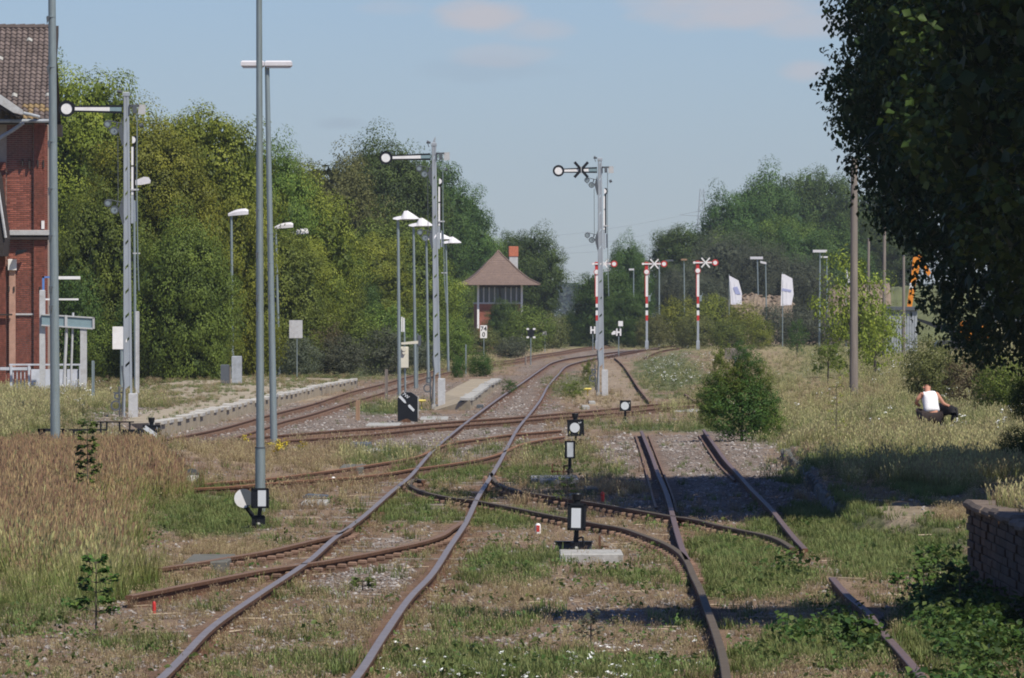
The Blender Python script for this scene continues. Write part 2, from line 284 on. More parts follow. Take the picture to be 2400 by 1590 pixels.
# ------------------------------------------------------------------ rails (photo pixels of the rail head)
RAILS = {
 'ML': [(300, 1650), (375, 1590), (421, 1545), (497, 1468), (600, 1396), (719, 1317), (782, 1262), (846, 1214), (923, 1147), (957, 1120), (1011, 1059), (1066, 1011), (1123, 967), (1171, 932), (1219, 900), (1271, 864), (1294, 850), (1331, 840), (1380, 833), (1430, 826), (1538, 816)],
 'MR': [(770, 1650), (831, 1590), (900, 1486), (960, 1400), (1011, 1346), (1053, 1282), (1091, 1225), (1120, 1165), (1148, 1120), (1171, 1082), (1193, 1040), (1215, 1002), (1244, 967), (1266, 938), (1285, 904), (1308, 878), (1328, 858), (1354, 849), (1437, 831), (1480, 822), (1545, 817)],
 'S1': [(302, 1396), (364, 1384), (459, 1365), (527, 1352), (623, 1334), (693, 1324), (750, 1316), (846, 1299), (900, 1288), (992, 1268), (1037, 1253), (1059, 1238), (1085, 1222)],
 'S2': [(371, 1331), (450, 1320), (534, 1306), (623, 1291), (719, 1269), (802, 1249), (822, 1238)],
 'S3': [(993, 1126), (973, 1122), (961, 1129), (964, 1138), (989, 1150), (1027, 1160), (1075, 1168), (1110, 1172), (1155, 1180), (1219, 1192), (1276, 1204), (1330, 1214), (1400, 1227), (1457, 1237), (1515, 1256), (1561, 1274), (1595, 1296), (1612, 1318), (1624, 1346), (1643, 1385), (1660, 1432), (1677, 1480), (1694, 1537), (1704, 1595), (1712, 1650)],
 'S4': [(1150, 1108), (1155, 1118), (1165, 1130), (1187, 1141), (1219, 1150), (1282, 1161), (1330, 1168), (1400, 1179), (1486, 1194), (1543, 1204), (1572, 1209), (1629, 1217), (1687, 1231), (1744, 1243), (1801, 1255), (1830, 1266), (1858, 1284)],
 'S5': [(1503, 1010), (1515, 1039), (1529, 1073), (1543, 1111), (1558, 1145), (1569, 1177), (1578, 1214), (1589, 1254), (1601, 1290), (1611, 1312)],
 'S6': [(1649, 1007), (1672, 1039), (1701, 1079), (1730, 1110), (1758, 1142), (1787, 1171), (1810, 1195), (1836, 1228), (1865, 1263), (1887, 1286)],
 'S7': [(1950, 1353), (1988, 1395), (2033, 1433), (2063, 1474), (2101, 1515), (2138, 1557), (2165, 1590), (2210, 1650)],
 'G1': [(1489, 1020), (1499, 1050), (1512, 1095), (1525, 1145), (1538, 1190)], 'G2': [(1520, 1020), (1532, 1050), (1548, 1090), (1562, 1125), (1577, 1165), (1586, 1200)], 'G3': [(1638, 1020), (1663, 1058), (1690, 1095), (1722, 1125)],
 'A1': [(380, 1050), (521, 1031), (623, 1022), (719, 1014), (846, 1004), (900, 1001), (980, 994), (1091, 985), (1155, 981), (1235, 975), (1314, 968), (1397, 961), (1500, 950), (1560, 945), (1650, 940)],
 'A2': [(385, 1056), (527, 1041), (623, 1035), (719, 1028), (846, 1019), (940, 1009), (1000, 1002), (1091, 995), (1187, 988), (1250, 982), (1346, 974), (1440, 967), (1538, 957), (1600, 952), (1660, 946)],
 'B1': [(380, 1030), (500, 1007), (622, 974), (729, 947), (825, 917), (902, 898), (959, 882), (1017, 869), (1047, 861), (1110, 852), (1202, 843), (1251, 833), (1308, 825), (1365, 815), (1430, 809)],
 'B2': [(385, 1046), (500, 1034), (615, 1004), (653, 990), (729, 970), (825, 940), (883, 924), (929, 909), (978, 892), (1017, 880), (1070, 868), (1130, 858), (1215, 847), (1262, 837), (1318, 828), (1372, 819), (1440, 812)],
 'C1': [(438, 1138), (511, 1130), (597, 1124), (648, 1119), (719, 1110), (795, 1100), (900, 1084), (975, 1070), (1037, 1044), (1078, 1034), (1139, 1026), (1187, 1019), (1219, 1016), (1314, 1008)],
 'C2': [(432, 1145), (527, 1141), (623, 1133), (719, 1125), (814, 1119), (900, 1110), (964, 1099), (1027, 1091), (1123, 1076), (1174, 1062), (1219, 1042), (1266, 1031), (1321, 1023)],
 'D1': [(1440, 838), (1457, 852), (1480, 883), (1497, 909), (1523, 941)], 'D2': [(1605, 923), (1617, 931), (1629, 940)],
 'E1': [(1510, 838), (1552, 822), (1600, 814)], 'E2': [(1425, 836), (1480, 826), (1560, 812), (1640, 806)],
}
def catmull(pts, step):
    P = [pts[0] * 2 - pts[1]] + pts + [pts[-1] * 2 - pts[-2]]; out = []
    for i in range(1, len(P) - 2):
        a, b, c, d = P[i - 1:i + 3]; n = max(2, int((c - b).length / step))
        t1 = (b - a).length ** .5; t2 = max((c - b).length ** .5, 1e-3); t3 = (d - c).length ** .5; t1 = max(t1, 1e-3); t3 = max(t3, 1e-3)
        for k in range(n):
            t = t1 + t2 * k / n
            A1 = a * ((t1 - t) / t1) + b * (t / t1); A2 = b * ((t1 + t2 - t) / t2) + c * ((t - t1) / t2); A3 = c * ((t1 + t2 + t3 - t) / t3) + d * ((t - t1 - t2) / t3)
            B1 = A1 * ((t1 + t2 - t) / (t1 + t2)) + A2 * (t / (t1 + t2)); B2 = A2 * ((t1 + t2 + t3 - t) / (t2 + t3)) + A3 * ((t - t1) / (t2 + t3))
            out.append(B1 * ((t1 + t2 - t) / t2) + B2 * ((t - t1) / t2))
    out.append(pts[-1]); return out
RP = {}
for k, pts in RAILS.items():
    low = -.085 if k[0] == 'G' else 0.0
    RP[k] = catmull([W(x, y, low) for x, y in pts], .5 if k[0] in 'MS' else 1.5)
PROF = [(-.036, -.006), (-.030, 0), (.030, 0), (.036, -.006), (.034, -.038), (.012, -.048), (.010, -.118), (.062, -.134), (.066, -.146), (-.066, -.146), (-.062, -.134), (-.010, -.118), (-.012, -.048), (-.034, -.038)]
def rail(key, parent, mh, shift=0.0):
    pts = RP[key]; mb = MB(); n = len(PROF); vs = []
    for i, p in enumerate(pts):
        t = (pts[min(i + 1, len(pts) - 1)] - pts[max(i - 1, 0)]); t.z = 0; t.normalize(); nr = Vector((t.y, -t.x, 0))
        for a, z in PROF: vs.append(p + nr * (a * (.55 if key[0] == 'G' else 1)) + Vector((0, 0, z)) - parent.location)
    fs = []; mi = []
    for i in range(len(pts) - 1):
        for k in range(n):
            a = i * n + k; b = i * n + (k + 1) % n; fs.append((a, b, b + n, a + n)); mi.append(0 if k in (0, 1, 2, 13) else 1)
    fs += [tuple(range(n)), tuple(range(len(vs) - n, len(vs)))]; mi += [1, 1]
    mb.v = vs; mb.f = fs; mb.mi = mi
    return mb.build('rail', [mh, m_rust], parent, smooth=True)
m_chair = mat('brown rail chair', (.20, .125, .09), .9, 0, .3, 9, .4, dirt=(.09, .055, .04), dirt_amt=.5, rv=.25)
chair_mb = MB().box(-.15, .15, -.06, .06, -.15, -.105).box(.03, .12, -.05, .05, -.105, -.055, .012).box(-.12, -.03, -.05, .05, -.105, -.055, .012)
chair_me = None
def chairs(key, parent, sp=.63, stuff=False, skip=0):
    global chair_me
    pts = RP[key]; acc = 0; big = MB(); last = pts[0]
    for a, b in zip(pts[:-1], pts[1:]):
        seg = (b - a).length
        while acc <= seg:
            p = a.lerp(b, acc / seg); t = b - a
            if p.y < 76: acc += sp; continue
            ang = math.atan2(t.y, t.x) - math.pi / 2
            loc = p - parent.location; acc += sp
            if stuff: big.box(-.15, .15, -.06, .06, -.15, -.06, 0, Matrix.Translation(loc) @ Matrix.Rotation(ang, 4, 'Z'))
            else:
                if chair_me is None: o = chair_mb.build('rail_chair', m_chair, parent); chair_me = o.data
                else: o = link(bpy.data.objects.new('rail_chair', chair_me), parent)
                o.location = loc; o.rotation_euler = (0, 0, ang)
        acc -= seg
    if stuff: o = big.build('rail_chairs', m_chair, parent); o['kind'] = 'stuff'
def track(keys, label, mh, group='railway tracks', ch=None, sleepers=None):
    p0 = RP[keys[0]][0]; e = link(bpy.data.objects.new('railway_track', None)); e.location = (p0.x, p0.y, 0); tag(e, label, 'railway track', group)
    for k in keys: rail(k, e, mh)
    for k in keys:
        if ch == 'parts': chairs(k, e)
        elif ch == 'stuff': chairs(k, e, .65, True)
    return e
t_main = track(['ML', 'MR'], 'shiny well used main railway track running from the near foreground to the signal cabin', m_rail)
track(['S1', 'S2'], 'dull rusty crossover track leaving the main track towards the tall reddish grass', m_railr, ch='parts')
track(['S3', 'S4'], 'dark curving crossover track sweeping right behind the nearest point lantern', mat('dark rail head', (.105, .082, .058), .75, .05, .25, 5, dirt=(.06, .045, .03), dirt_amt=.6), ch='parts')
track(['S5', 'S6', 'S7'], 'purplish siding track at the right crossed by the tree shadow', mat('dull siding rail head', (.15, .105, .10), .6, .15, .2, 5, dirt=(.13, .085, .07), dirt_amt=.6))
e_g = track(['G1', 'G2', 'G3'], 'thin low rusty check rails lying beside the siding rails in the gravel', m_railr, group=None)
track(['A1', 'A2'], 'rusty track crossing the main track in front of the black diagonal bar marker', m_railr, ch='stuff')
track(['B1', 'B2'], 'brown platform track running beside the toothed white platform edge', m_railr, ch='stuff')
track(['C1', 'C2'], 'orange rusted track half buried in grass between two lamp posts and the main track', m_railo, ch='stuff')
track(['D1', 'D2'], 'dark disused track fragment crossing the pale ground behind the third semaphore', m_railr)
track(['E1', 'E2'], 'far rusty tracks fanning out before the red and white signals', m_rust)
# sleepers showing between the rails of the crossovers and the main track
sl_me = None
for k1, k2, par in (('ML', 'MR', t_main),):
    a = RP[k1]
    for i in range(60, 330, 3):
        if i >= len(a) - 1: break
        p = a[i]; q = min(RP[k2], key=lambda v: (v - p).length)
        m = (p + q) / 2; ang = math.atan2((q - p).y, (q - p).x)
        if abs(ang) > .4 or (q - p).length > 2: continue
        if sl_me is None:
            o = MB().box(-1.25, 1.25, -.12, .12, -.17, -.118, .01).build('sleeper', m_wood, par); sl_me = o.data
        else: o = link(bpy.data.objects.new('sleeper', sl_me), par)
        o.location = Vector((m.x, m.y, 0)) - par.location + Vector((0, 0, rnd.uniform(-.02, .012))); o.rotation_euler = (0, 0, ang)
# ------------------------------------------------------------------ ground sheet
KERB = [W(1830, 1062, 0), W(1850, 1075, 0), W(1900, 1130, 0), W(1955, 1195, 0), W(1990, 1225, 0)]
kx = sorted([(p.y, p.x) for p in KERB]); kyv = np.array([a for a, b in kx]); kxv = np.array([b for a, b in kx])
kyv = np.concatenate([[60, 76, 92], kyv, [175, 260, 420]]); kxv = np.concatenate([[5.2, 5.2, 4.9], kxv, [7.2, 11, 20]])
def height(X, Y):
    z = G + (fbm(X * 1.7, Y * .8) - .5) * .05 + (fbm(X * 6, Y * 3, 3) - .5) * .035
    kx_ = np.interp(Y, kyv, kxv); sh = np.interp(Y, [70, 90, 100, 138, 160, 250], [.8, .6, .08, .08, .8, 2.5])
    hh = np.interp(Y, [55, 85, 100, 140, 250, 500], [0, .1, .26, .28, .2, .1])
    z = z + ss(0, 1, (X - kx_) / sh) * hh
    z = z + ss(0, 1, (-4.2 - X) / 2.5) * ss(60, 75, Y) * (1 - ss(135, 165, Y)) * .25
    z = z + ss(0, 1, (-8.2 - X) / 1.2) * ss(150, 171, Y) * (1 - ss(215, 300, Y)) * .34
    return z
xs = np.concatenate([[-60000, -20000, -9000, -5000, -3000, -2000], np.arange(-1400, 3800, 9.0), [4400, 5400, 7500, 11500, 22000, 62000]]); ys = np.concatenate([[740.6, 741.2, 742, 744, 746, 749], np.arange(752, 1000, 2.0), np.arange(1000, 1700, 3.0), np.arange(1700, 3200, 60.0), [4000, 6000, 12000, 40000]])
gx, gy = np.meshgrid(xs, ys); D = (CZ - G) * F / (gy - HY); GX = (gx - CX) * D / F; GZ = height(GX, D)
nyy, nxx = gx.shape
me = bpy.data.meshes.new('ground'); vv = np.stack([GX, D, GZ], -1).reshape(-1, 3).astype(np.float32)
idx = np.arange(nxx * nyy).reshape(nyy, nxx); q = np.stack([idx[:-1, :-1], idx[:-1, 1:], idx[1:, 1:], idx[1:, :-1]], -1).reshape(-1, 4)[:, ::-1]
def mk(me, vv, q, n=4):
    me.vertices.add(len(vv)); me.vertices.foreach_set('co', np.ascontiguousarray(vv, dtype=np.float32).ravel()); me.loops.add(q.size); me.loops.foreach_set('vertex_index', q.ravel().astype(np.int32))
    me.polygons.add(len(q)); me.polygons.foreach_set('loop_start', (np.arange(len(q)) * n).astype(np.int32)); me.polygons.foreach_set('loop_total', np.full(len(q), n, np.int32)); me.update(calc_edges=True)
mk(me, vv, q)
cw = cover(gx, gy, GX, D); col = np.zeros(gx.shape + (3,))
for t in TYPES: col += cw[t][..., None] * np.array(COL[t])
col *= (.78 + .5 * fbm(GX * 1.3 + 9, D * .5))[..., None] * (.8 + .4 * fbm(GX * 7, D * 2.5))[..., None]
# rust and brake dust lies along the rails
rust = np.zeros(gx.shape)
for k in RP:
    pix = np.array([(CX + p.x * F / p.y, HY + CZ * F / p.y) for p in RP[k]])
    amt = {'A': .75, 'B': .9, 'M': .8, 'C': .5, 'S': .35, 'E': .9}.get(k[0], .3)
    kk = max(1, len(pix) // 260); pix = pix[::kk]; ww = np.array([(p.x, p.y) for p in RP[k]])[::kk]
    x0, x1 = pix[:, 0].min() - 60, pix[:, 0].max() + 60; y0, y1 = pix[:, 1].min() - 30, pix[:, 1].max() + 60
    sel = (gx > x0) & (gx < x1) & (gy > y0) & (gy < y1)
    sx, sy = GX[sel], D[sel]; best = np.full(sx.shape, 1e9)
    for a, b in zip(ww[:-1], ww[1:]):
        d = b - a; l2 = max((d ** 2).sum(), 1e-9); t = np.clip(((sx - a[0]) * d[0] + (sy - a[1]) * d[1]) / l2, 0, 1)
        best = np.minimum(best, (sx - a[0] - t * d[0]) ** 2 + (sy - a[1] - t * d[1]) ** 2)
    rust[sel] = np.maximum(rust[sel], amt * np.exp(-best / (.30 if k[0] in 'AB' else .34 if k[0] == 'M' else .20) ** 2))
rust *= .6 + .6 * fbm(GX * 3, D * 1.2)
rust = np.clip(rust, 0, 1)[..., None]
col = col * .92 * (1 - rust) + np.array((.135, .07, .045)) * rust
ca = me.color_attributes.new('Col', 'FLOAT_COLOR', 'POINT'); ca.data.foreach_set('color', np.concatenate([col.reshape(-1, 3), cw['gravel'].reshape(-1, 1)], 1).astype(np.float32).ravel())
m = bpy.data.materials.new('ground'); m.use_nodes = True; t = m.node_tree; b = t.nodes['Principled BSDF']; b.inputs['Roughness'].default_value = .95; b.inputs['Specular IOR Level'].default_value = .15
at = t.nodes.new('ShaderNodeVertexColor'); at.layer_name = 'Col'; c = t.nodes.new('ShaderNodeTexCoord')
def gn(scale, det=5):
    n = t.nodes.new('ShaderNodeTexNoise'); n.inputs['Scale'].default_value = scale; n.inputs['Detail'].default_value = det; n.inputs['Roughness'].default_value = .7; t.links.new(c.outputs['Object'], n.inputs['Vector']); return n.outputs[0]
n1, n2 = gn(2.2, 8), gn(14, 6)
vo = t.nodes.new('ShaderNodeTexVoronoi'); vo.inputs['Scale'].default_value = 16; t.links.new(c.outputs['Object'], vo.inputs['Vector'])
sv = t.nodes.new('ShaderNodeSeparateColor'); t.links.new(vo.outputs['Color'], sv.inputs[0])
f1 = mth('MULTIPLY', mth('MULTIPLY_ADD', n1, 1.1, .45, t), mth('MULTIPLY_ADD', n2, 1.6, .2, t), tree=t)
stone = mth('MULTIPLY_ADD', sv.outputs[0], 1.3, .38, t)
f2 = mth('ADD', mth('MULTIPLY', stone, mth('MULTIPLY', at.outputs['Alpha'], .75, tree=t), tree=t), mth('SUBTRACT', 1.0, mth('MULTIPLY', at.outputs['Alpha'], .75, tree=t), tree=t), tree=t)
fm = mth('MULTIPLY', f1, f2, tree=t)
mx = t.nodes.new('ShaderNodeMix'); mx.data_type = 'RGBA'; mx.blend_type = 'MULTIPLY'; mx.inputs[0].default_value = 1; t.links.new(at.outputs[0], mx.inputs[6]); t.links.new(fm, mx.inputs[7]); t.links.new(mx.outputs[2], b.inputs['Base Color'])
bp = t.nodes.new('ShaderNodeBump'); bp.inputs['Strength'].default_value = .8; bp.inputs['Distance'].default_value = .05
t.links.new(mth('ADD', n2, mth('MULTIPLY', vo.outputs['Distance'], .8, tree=t), tree=t), bp.inputs['Height']); t.links.new(bp.outputs[0], b.inputs['Normal'])
me.materials.append(m); me.polygons.foreach_set('use_smooth', [True] * len(me.polygons))
tag(link(bpy.data.objects.new('ground', me)), kind='structure')
# ------------------------------------------------------------------ foliage
def leafmesh(name, C, Nrm, size, tint, aspect=.62, up=None, rsd=3):
    """C centres (n,3), Nrm normals, size (n,), one folded diamond leaf each"""
    r = np.random.RandomState(rsd); n = len(C)
    Nrm = Nrm / np.maximum(np.linalg.norm(Nrm, axis=1, keepdims=True), 1e-6)
    a = r.normal(size=(n, 3)) if up is None else up + r.normal(size=(n, 3)) * .35
    u = a - (a * Nrm).sum(1, keepdims=True) * Nrm; u /= np.maximum(np.linalg.norm(u, axis=1, keepdims=True), 1e-6); v = np.cross(Nrm, u)
    s = size[:, None]; h = Nrm * s * .12
    V = np.stack([C - u * s * .5, C + v * s * .5 * aspect + h - u * s * .05, C + u * s * .5, C - v * s * .5 * aspect + h - u * s * .05], 1).reshape(-1, 3)
    q = np.arange(4 * n).reshape(n, 4); q = np.concatenate([q[:, [0, 1, 2]], q[:, [0, 2, 3]]], 1).reshape(-1, 3)
    me = bpy.data.meshes.new(name); mk(me, V, q, 3)
    at = me.attributes.new('tint', 'FLOAT', 'FACE'); at.data.foreach_set('value', np.repeat(np.clip(tint, 0, 1), 2).astype(np.float32))
    return me
def crown(name, seed, ncl, per, leaf, cr=.2, shell=.55, flat=.7, rough=.12, core=3200):
    """unit crown inside [-1,1]: clumps of leaves over a knobbly ellipsoid"""
    r = np.random.RandomState(seed); cs = []
    lump = r.normal(size=(9, 3)); lump /= np.linalg.norm(lump, axis=1, keepdims=True); la = r.uniform(-.22, .16, 9)
    while len(cs) < ncl:
        d = r.normal(size=3); d /= np.linalg.norm(d)
        R = 1 + sum(a * max(0, float(d @ l)) ** 6 for a, l in zip(la, lump)) + r.normal() * rough * .3
        k = r.uniform(shell, 1.0) ** .7; c = d * R * k * (1 - cr * .8)
        if d[2] < 0: s_ = (1 - d[2] ** 2) ** -.22 if d[2] > -.92 else 1.35; c[0] *= s_; c[1] *= s_
        cs.append(c)
    cs = np.array(cs); n = ncl * per; ci = np.repeat(np.arange(ncl), per)
    d = r.normal(size=(n, 3)); d /= np.linalg.norm(d, axis=1, keepdims=True); rr = r.uniform(.35, 1, n) ** .6 * cr * np.repeat(r.uniform(.65, 1.3, ncl), per)
    d2 = d.copy(); d2[:, 2] *= flat
    C = cs[ci] + d2 * rr[:, None]; o = cs[ci] / np.linalg.norm(cs[ci], axis=1, keepdims=True)
    Nn = d * 1.0 + o * .5 + np.array([0, 0, .35]) + r.normal(size=(n, 3)) * .33
    tint = np.repeat(r.uniform(.15, .62, ncl), per) + r.normal(size=n) * .10 + .08
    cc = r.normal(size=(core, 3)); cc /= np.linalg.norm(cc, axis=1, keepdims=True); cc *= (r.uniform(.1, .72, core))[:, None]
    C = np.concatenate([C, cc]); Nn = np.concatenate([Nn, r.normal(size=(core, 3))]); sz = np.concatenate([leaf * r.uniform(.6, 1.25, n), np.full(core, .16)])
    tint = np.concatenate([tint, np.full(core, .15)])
    lo, hi_ = np.percentile(C, 1.0, axis=0), np.percentile(C, 99.0, axis=0); C = (C - (lo + hi_) / 2) / ((hi_ - lo) / 2)
    return leafmesh(name, C, Nn, sz, tint, rsd=seed)
lf_yel = leafmat('leaves yellow green', (.045, .075, .010), (.29, .32, .04), (.40, .33, .07))
lf_mid = leafmat('leaves mid green', (.035, .062, .012), (.19, .25, .04), (.30, .27, .06))
lf_oli = leafmat('leaves olive', (.060, .075, .022), (.19, .20, .06), (.26, .22, .08))
lf_drk = leafmat('leaves dark green', (.022, .045, .012), (.10, .165, .033), (.15, .20, .05))
lf_blu = leafmat('leaves grey green', (.065, .080, .050), (.125, .135, .085), (.15, .15, .10))
lf_viv = leafmat('leaves vivid green', (.025, .06, .012), (.085, .155, .028), (.15, .20, .04))
lf_brn = leafmat('leaves brownish', (.08, .065, .030), (.16, .13, .06), (.13, .14, .04))
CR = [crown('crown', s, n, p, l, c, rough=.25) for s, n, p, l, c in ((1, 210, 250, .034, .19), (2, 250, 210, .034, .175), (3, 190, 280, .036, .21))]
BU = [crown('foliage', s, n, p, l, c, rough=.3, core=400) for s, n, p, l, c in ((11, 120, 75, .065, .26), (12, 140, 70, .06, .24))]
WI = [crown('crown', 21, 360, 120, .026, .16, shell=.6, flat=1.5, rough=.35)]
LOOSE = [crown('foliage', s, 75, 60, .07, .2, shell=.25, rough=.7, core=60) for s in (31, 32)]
tcount = 0
def tree(name, xc, yt, wd, d, lm, label, yb=None, kind='tree', var=None, group=None, cat='tree', ry=None, z0=None, trunk=True):
    global tcount; tcount += 1
    X = (xc - CX) * d / F; zt = CZ - (yt - HY) * d / F; zb = (G if z0 is None else z0) if yb is None else CZ - (yb - HY) * d / F
    if kind == 'tree' and wd > 100 and yb is not None and yb < 890 and yt < 560:
        wd *= 1.22; yb = min(yb, yt + 1.45 * wd); zb = CZ - (yb - HY) * d / F
    pool = {'tree': CR, 'bush': BU, 'willow': WI, 'loose': LOOSE}[kind]
    me = pool[(tcount if var is None else var) % len(pool)]
    e = link(bpy.data.objects.new(name, None)); gz = G if z0 is None else z0; e.location = (X, d, gz); tag(e, label, cat, group)
    rx = wd * d / F / 2; rz = (zt - zb) / 2
    o = link(bpy.data.objects.new('crown' if kind in ('tree', 'willow') else 'foliage', me), e)
    o.location = (0, 0, (zt + zb) / 2 - gz); o.scale = (rx, ry or min(rx * 1.0, 6), rz); o.rotation_euler = (0, 0, rnd.uniform(0, 6.28) if abs(rx - (ry or rx)) < .1 * rx else 0)
    if not me.materials: me.materials.append(None)
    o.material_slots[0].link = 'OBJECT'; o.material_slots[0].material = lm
    if trunk:
        h = (zt + zb) / 2 - gz; r0 = max(.04, .022 * (zt - gz)); mb = MB(); mb.tube((0, 0, -.1), (.02 * h, 0, h * .6), r0, r0 * .7, 8); mb.tube((.02 * h, 0, h * .6), (0, 0, h + rz * .5), r0 * .7, r0 * .2, 8)
        for k in range(3):
            a = rnd.uniform(0, 6.28); mb.tube((.02 * h, 0, h * rnd.uniform(.5, .8)), (math.cos(a) * rx * .5, math.sin(a) * rx * .5, h + rz * .3), r0 * .4, r0 * .12, 6)
        mb.build('trunk', m_bark, e, True)
    return e
Gd = 'tall trees standing behind the station on the left'
tree('tree', 180, 172, 300, 318, lf_yel, 'olive topped tree rising directly behind the brick station roof edge', group=Gd, yb=840)
tree('tree', 345, 285, 250, 296, lf_yel, 'yellow green tree behind the first semaphore mast, bottom nearly to the grass', group=Gd, yb=850)
tree('tree', 480, 275, 270, 322, lf_yel, 'rounded yellow green tree between the first semaphore and the double lamp posts', group=Gd, yb=800)
tree('tree', 250, 450, 260, 292, lf_mid, 'lower dark green tree whose shaded base stands right of the platform sign', group=Gd)
tree('tree', 430, 520, 240, 282, lf_mid, 'low drooping yellow green tree beside the grey platform cabinets', group=Gd, yb=925)
tree('tree', 540, 480, 220, 300, lf_yel, 'bright green tree seen between the two tall lamp posts and the cabinets', group=Gd, yb=930)
tree('tree', 620, 345, 200, 350, lf_mid, 'tree crown just right of the tall double headed lamp post', group=Gd, yb=800)
tree('tree', 700, 420, 230, 372, lf_yel, 'green tree above the rightmost oval platform lamp', group=Gd, yb=790)
tree('tree', 660, 560, 240, 340, lf_yel, 'lower green tree behind the oval platform lamps', group=Gd, yb=800)
Ge = 'wood edge trees between the platform and the signal cabin'
tree('tree', 775, 378, 250, 480, lf_oli, 'dull olive tree left of the tall dark round topped tree', group=Ge, yb=780)
tree('tree', 895, 335, 230, 540, lf_drk, 'tallest round topped dark tree left of the second semaphore', group=Ge, yb=700)
tree('tree', 985, 385, 200, 640, lf_drk, 'dark tree directly behind the second semaphore mast', group=Ge, yb=740)
tree('tree', 1065, 440, 160, 670, lf_drk, 'dark tree on the falling slope of the wood right of the second semaphore', group=Ge, yb=780)
tree('tree', 1125, 535, 130, 680, lf_mid, 'last tree of the wood, beside the cabin roof', group=Ge, yb=800)
tree('tree', 850, 560, 240, 440, lf_yel, 'lower yellow green tree below the olive tree', group=Ge, yb=800)
tree('tree', 965, 560, 230, 470, lf_yel, 'lower brownish green tree behind the pitched shade lamps', group=Ge, yb=800)
tree('tree', 1075, 640, 130, 660, lf_mid, 'low tree filling the gap left of the signal cabin', group=Ge, yb=820)
tree('tree', 780, 610, 210, 410, lf_drk, 'dark tree low behind the rightmost oval platform lamp', group=Ge, yb=800)
tree('tree', 1240, 545, 150, 700, lf_drk, 'dark round tree behind the chimney of the signal cabin', yb=760)
tree('tree', 1185, 565, 90, 720, lf_drk, 'dark tree peeping out left of the cabin chimney', yb=760)
for i, (x, yt, wd, d, lm, lb) in enumerate([
    (640, 745, 130, 345, lf_mid, 'green shrub at the foot of the oval lamps'), (740, 735, 130, 360, lf_brn, 'brownish shrub on the bank right of the rightmost oval lamp'),
    (830, 730, 150, 380, lf_mid, 'green shrub on the bank below the dark wood'), (800, 790, 120, 330, lf_blu, 'pale grey green shrub low on the bank'),
    (900, 770, 130, 340, lf_blu, 'grey green shrub behind the brown wooden stake'), (900, 715, 140, 400, lf_mid, 'broad green shrub left of the pitched shade lamps'),
    (1000, 720, 120, 410, lf_mid, 'green shrub directly behind the second semaphore foot'), (1065, 745, 90, 420, lf_mid, 'light green shrub below the cabin left corner'),
    (1075, 835, 36, 330, lf_viv, 'small bright green shrub beside the thin grey stake'), (1125, 825, 60, 335, lf_viv, 'bright green low bush under the kilometre board'),
    (1240, 720, 120, 560, lf_mid, 'soft green bush right of the signal cabin'), (1290, 735, 90, 620, lf_oli, 'pale bush behind the far track bend'),
    (1130, 770, 110, 520, lf_oli, 'yellowish bush at the cabin foot behind the kilometre board'), (1200, 790, 80, 480, lf_blu, 'grey green bush in front of the cabin right corner'),
    (700, 790, 110, 320, lf_blu, 'grey green shrub beside the square grey sign'), (980, 800, 110, 370, lf_blu, 'grey green shrub left of the thin grey stake')]):
    tree('shrub', x, yt, wd, d, lm, lb, kind='bush', cat='shrub', group='shrubs along the railway bank', trunk=False, yb=HY + (CZ - G) * F / d + 6)
tree('shrub', 1182, 706, 92, 600, lf_drk, 'tall dark bush standing right in front of the signal cabin', kind='tree', cat='shrub', trunk=True)
Gf = 'trees behind the yard on the right'
tree('tree', 1475, 568, 110, 690, lf_drk, 'dark tree directly right of the third semaphore mast', group=Gf, yb=790)
tree('tree', 1415, 640, 150, 660, lf_viv, 'deep green bushy tree behind the third semaphore mast', group=Gf, yb=812)
tree('tree', 1480, 690, 110, 640, lf_viv, 'deep green low tree behind the square white sign', group=Gf, yb=815)
tree('tree', 1350, 730, 80, 670, lf_viv, 'small deep green tree at the right edge of the distant gap', group=Gf, yb=812)
tree('tree', 1600, 540, 140, 740, lf_drk, 'dark tree rising left of the pylon foot', group=Gf, yb=760)
tree('tree', 1720, 462, 180, 790, lf_drk, 'mid height dark tree left of the broad hilltop trees', group=Gf, yb=760)
tree('tree', 1800, 415, 190, 850, lf_drk, 'high dark rounded tree above the white flags', group=Gf, yb=740)
tree('tree', 1905, 412, 190, 860, lf_drk, 'highest dark tree behind the brown wooden pole', group=Gf, yb=740)
tree('tree', 2010, 440, 180, 830, lf_drk, 'dark tree beside the hanging birch branches', group=Gf, yb=760)
tree('tree', 1680, 560, 150, 745, lf_mid, 'green tree in front of the dark hilltop group', group=Gf, yb=760)
tree('tree', 1860, 520, 180, 780, lf_mid, 'lighter green tree behind the wide white headed lamp', group=Gf, yb=760)
tree('tree', 2080, 500, 160, 800, lf_drk, 'dark tree filling the gap beside the orange boom', group=Gf, yb=700)
for i, (x, yt, wd, h, lb) in enumerate([(1700, 545, 190, 720, 'grey green willow left of the white flags'), (1790, 570, 160, 715, 'dull grey willow between the two white flags'), (1880, 600, 150, 700, 'grey willow right of the second white flag'), (1600, 620, 140, 705, 'grey willow behind the left crossed out signals'), (1650, 650, 130, 690, 'low brownish willow left of the first flag')]):
    tree('willow_tree', x, yt, wd, h, lf_blu, lb, kind='willow', group='grey willows in the yard', yb=760)
Gh = 'rounded hedge bushes along the far yard edge'
